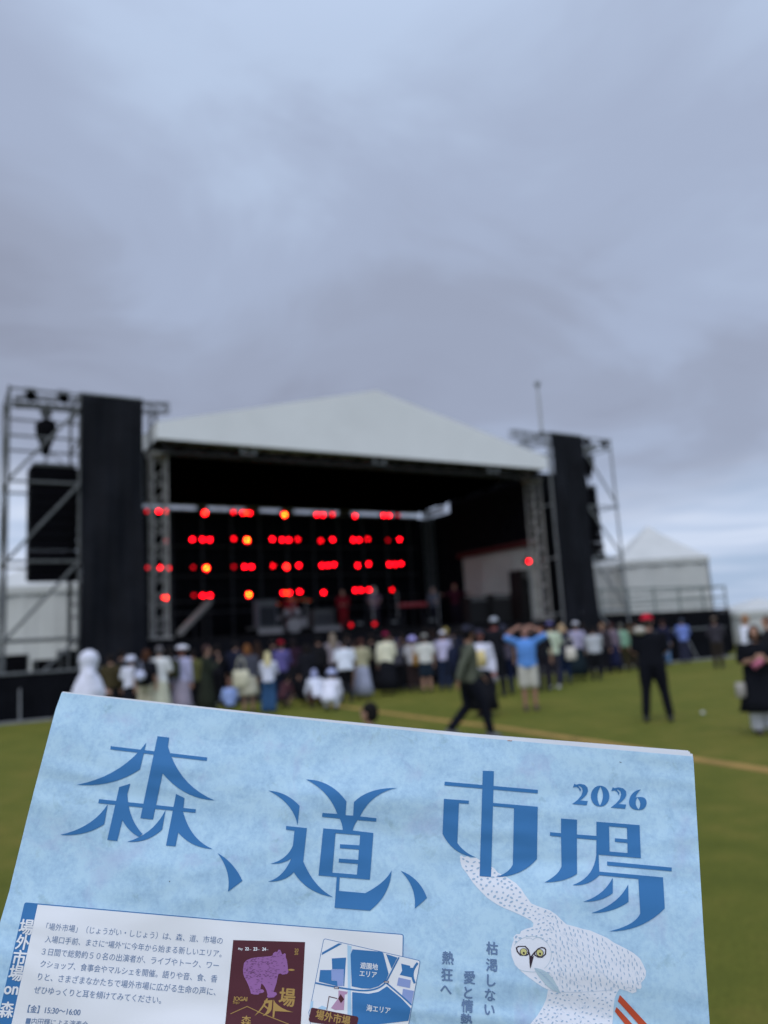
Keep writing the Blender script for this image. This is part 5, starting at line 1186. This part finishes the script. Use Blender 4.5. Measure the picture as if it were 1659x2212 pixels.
# little map
mpp = Ink(H3).poly(path('5', 'M 779 560 Q 784 543 800 546 L 1470 700 Q 1486 706 1482 722 L 1395 1200 L 690 1200 L 674 1086 Q 672 1070 680 1064')).done('map_frame', I_blue, fl)
Ink(H4).poly(path('5', 'M 783 562 Q 787 547 800 550 L 1468 704 Q 1481 709 1478 722 L 1391 1200 L 694 1200 L 678 1086 Q 677 1072 684 1066')).done('map_paper', I_white, mpp)
ms = Ink(H5)
ms.poly(pts('5', 955, 590, 985, 600, 978, 890, 990, 1200, 955, 1200, 958, 890)); ms.poly(pts('5', 690, 1000, 708, 996, 704, 1045, 682, 1060)); ms.poly(pts('5', 770, 1030, 808, 1045, 790, 1060, 740, 1050))
ms.done('map_river', I_sky, mpp)
mb5 = Ink(H5)
for c in ((772, 645, 892, 578, 918, 582, 768, 664), (842, 688, 946, 682, 940, 760, 932, 890, 925, 890, 930, 766, 845, 766), (758, 772, 838, 772, 840, 848, 880, 852, 884, 890, 748, 856),
          (992, 622, 1206, 640, 1216, 652, 1254, 800, 1234, 850, 1180, 890, 1120, 908, 1060, 905, 986, 890, 978, 660), (1236, 656, 1318, 682, 1276, 764),
          (990, 932, 1110, 944, 1180, 930, 1242, 890, 1345, 976, 1416, 1050, 1398, 1140, 1190, 1165, 1130, 1200, 990, 1200), (1345, 726, 1410, 742, 1412, 756, 1430, 756, 1424, 792, 1420, 826, 1335, 808, 1352, 776)):
    mb5.poly(pts('5', *c))
mb5.line(path('5', 'M 1462 724 Q 1405 790 1442 864'), unit * 13)
mb5.line(path('5', 'M 726 866 Q 900 905 1040 920 Q 1180 930 1236 858 L 1328 682', 14), unit * 8)
mb5.line(path('5', 'M 1240 868 Q 1330 940 1418 1024'), unit * 8)
mb5.done('map_blocks', I_blue, mpp)
ml = Ink(H5)
for c in ((836, 768, 930, 766, 922, 890, 884, 888, 880, 852, 842, 846), (1326, 826, 1415, 846, 1408, 904, 1314, 884), (1358, 908, 1438, 924, 1420, 1020, 1350, 970)): ml.poly(pts('5', *c))
ml.done('map_tint', I_lav, mpp)
Ink(H5).poly(pts('5', 890, 920, 958, 930, 950, 948, 936, 950, 930, 1062, 866, 1062, 836, 1048, 890, 975)).done('map_site', I_pink, mpp)
mt = Ink(H6)
mt.text('遊園地', zuv('5', 1050, 738), zuv('5', 1176, 752), 0.02); mt.text('エリア', zuv('5', 1044, 796), zuv('5', 1168, 808), 0.02); mt.text('海エリア', zuv('5', 1094, 1046), zuv('5', 1266, 1068), 0.02)
mt.done('map_lettering', I_white, mpp)
md_ = Ink(H6)
md_.poly(pts('5', 906, 946, 932, 984, 908, 1012, 888, 978)); md_.line(pts('5', 880, 978, 822, 964, 806, 1060), unit * 4)
md_.poly(path('5', 'M 690 1058 Q 692 1042 710 1046 L 1022 1108 Q 1038 1114 1034 1130 L 1018 1200 L 690 1150 Q 672 1140 676 1124'))
for x, y in ((876, 900), (1238, 858)): md_.poly(pts('5', x - 17, y - 8, x + 17, y - 6, x + 17, y + 9, x - 17, y + 7))
mdo = md_.done('map_tag', I_mar, mpp)
mg = Ink(H6 + 0.00008); mg.text('場外市場', zuv('5', 728, 1092), zuv('5', 974, 1146), 0.03); mg.done('tag_lettering', I_gold, mdo)
mw_ = Ink(H6 + 0.00008)
for x, y in ((876, 900), (1238, 858)):
    for k in (-9, 0, 9): mw_.ell(zuv('5', x + k, y + 1), 3 * unit, 3 * unit)
mw_.done('tag_dots', I_white, mdo)
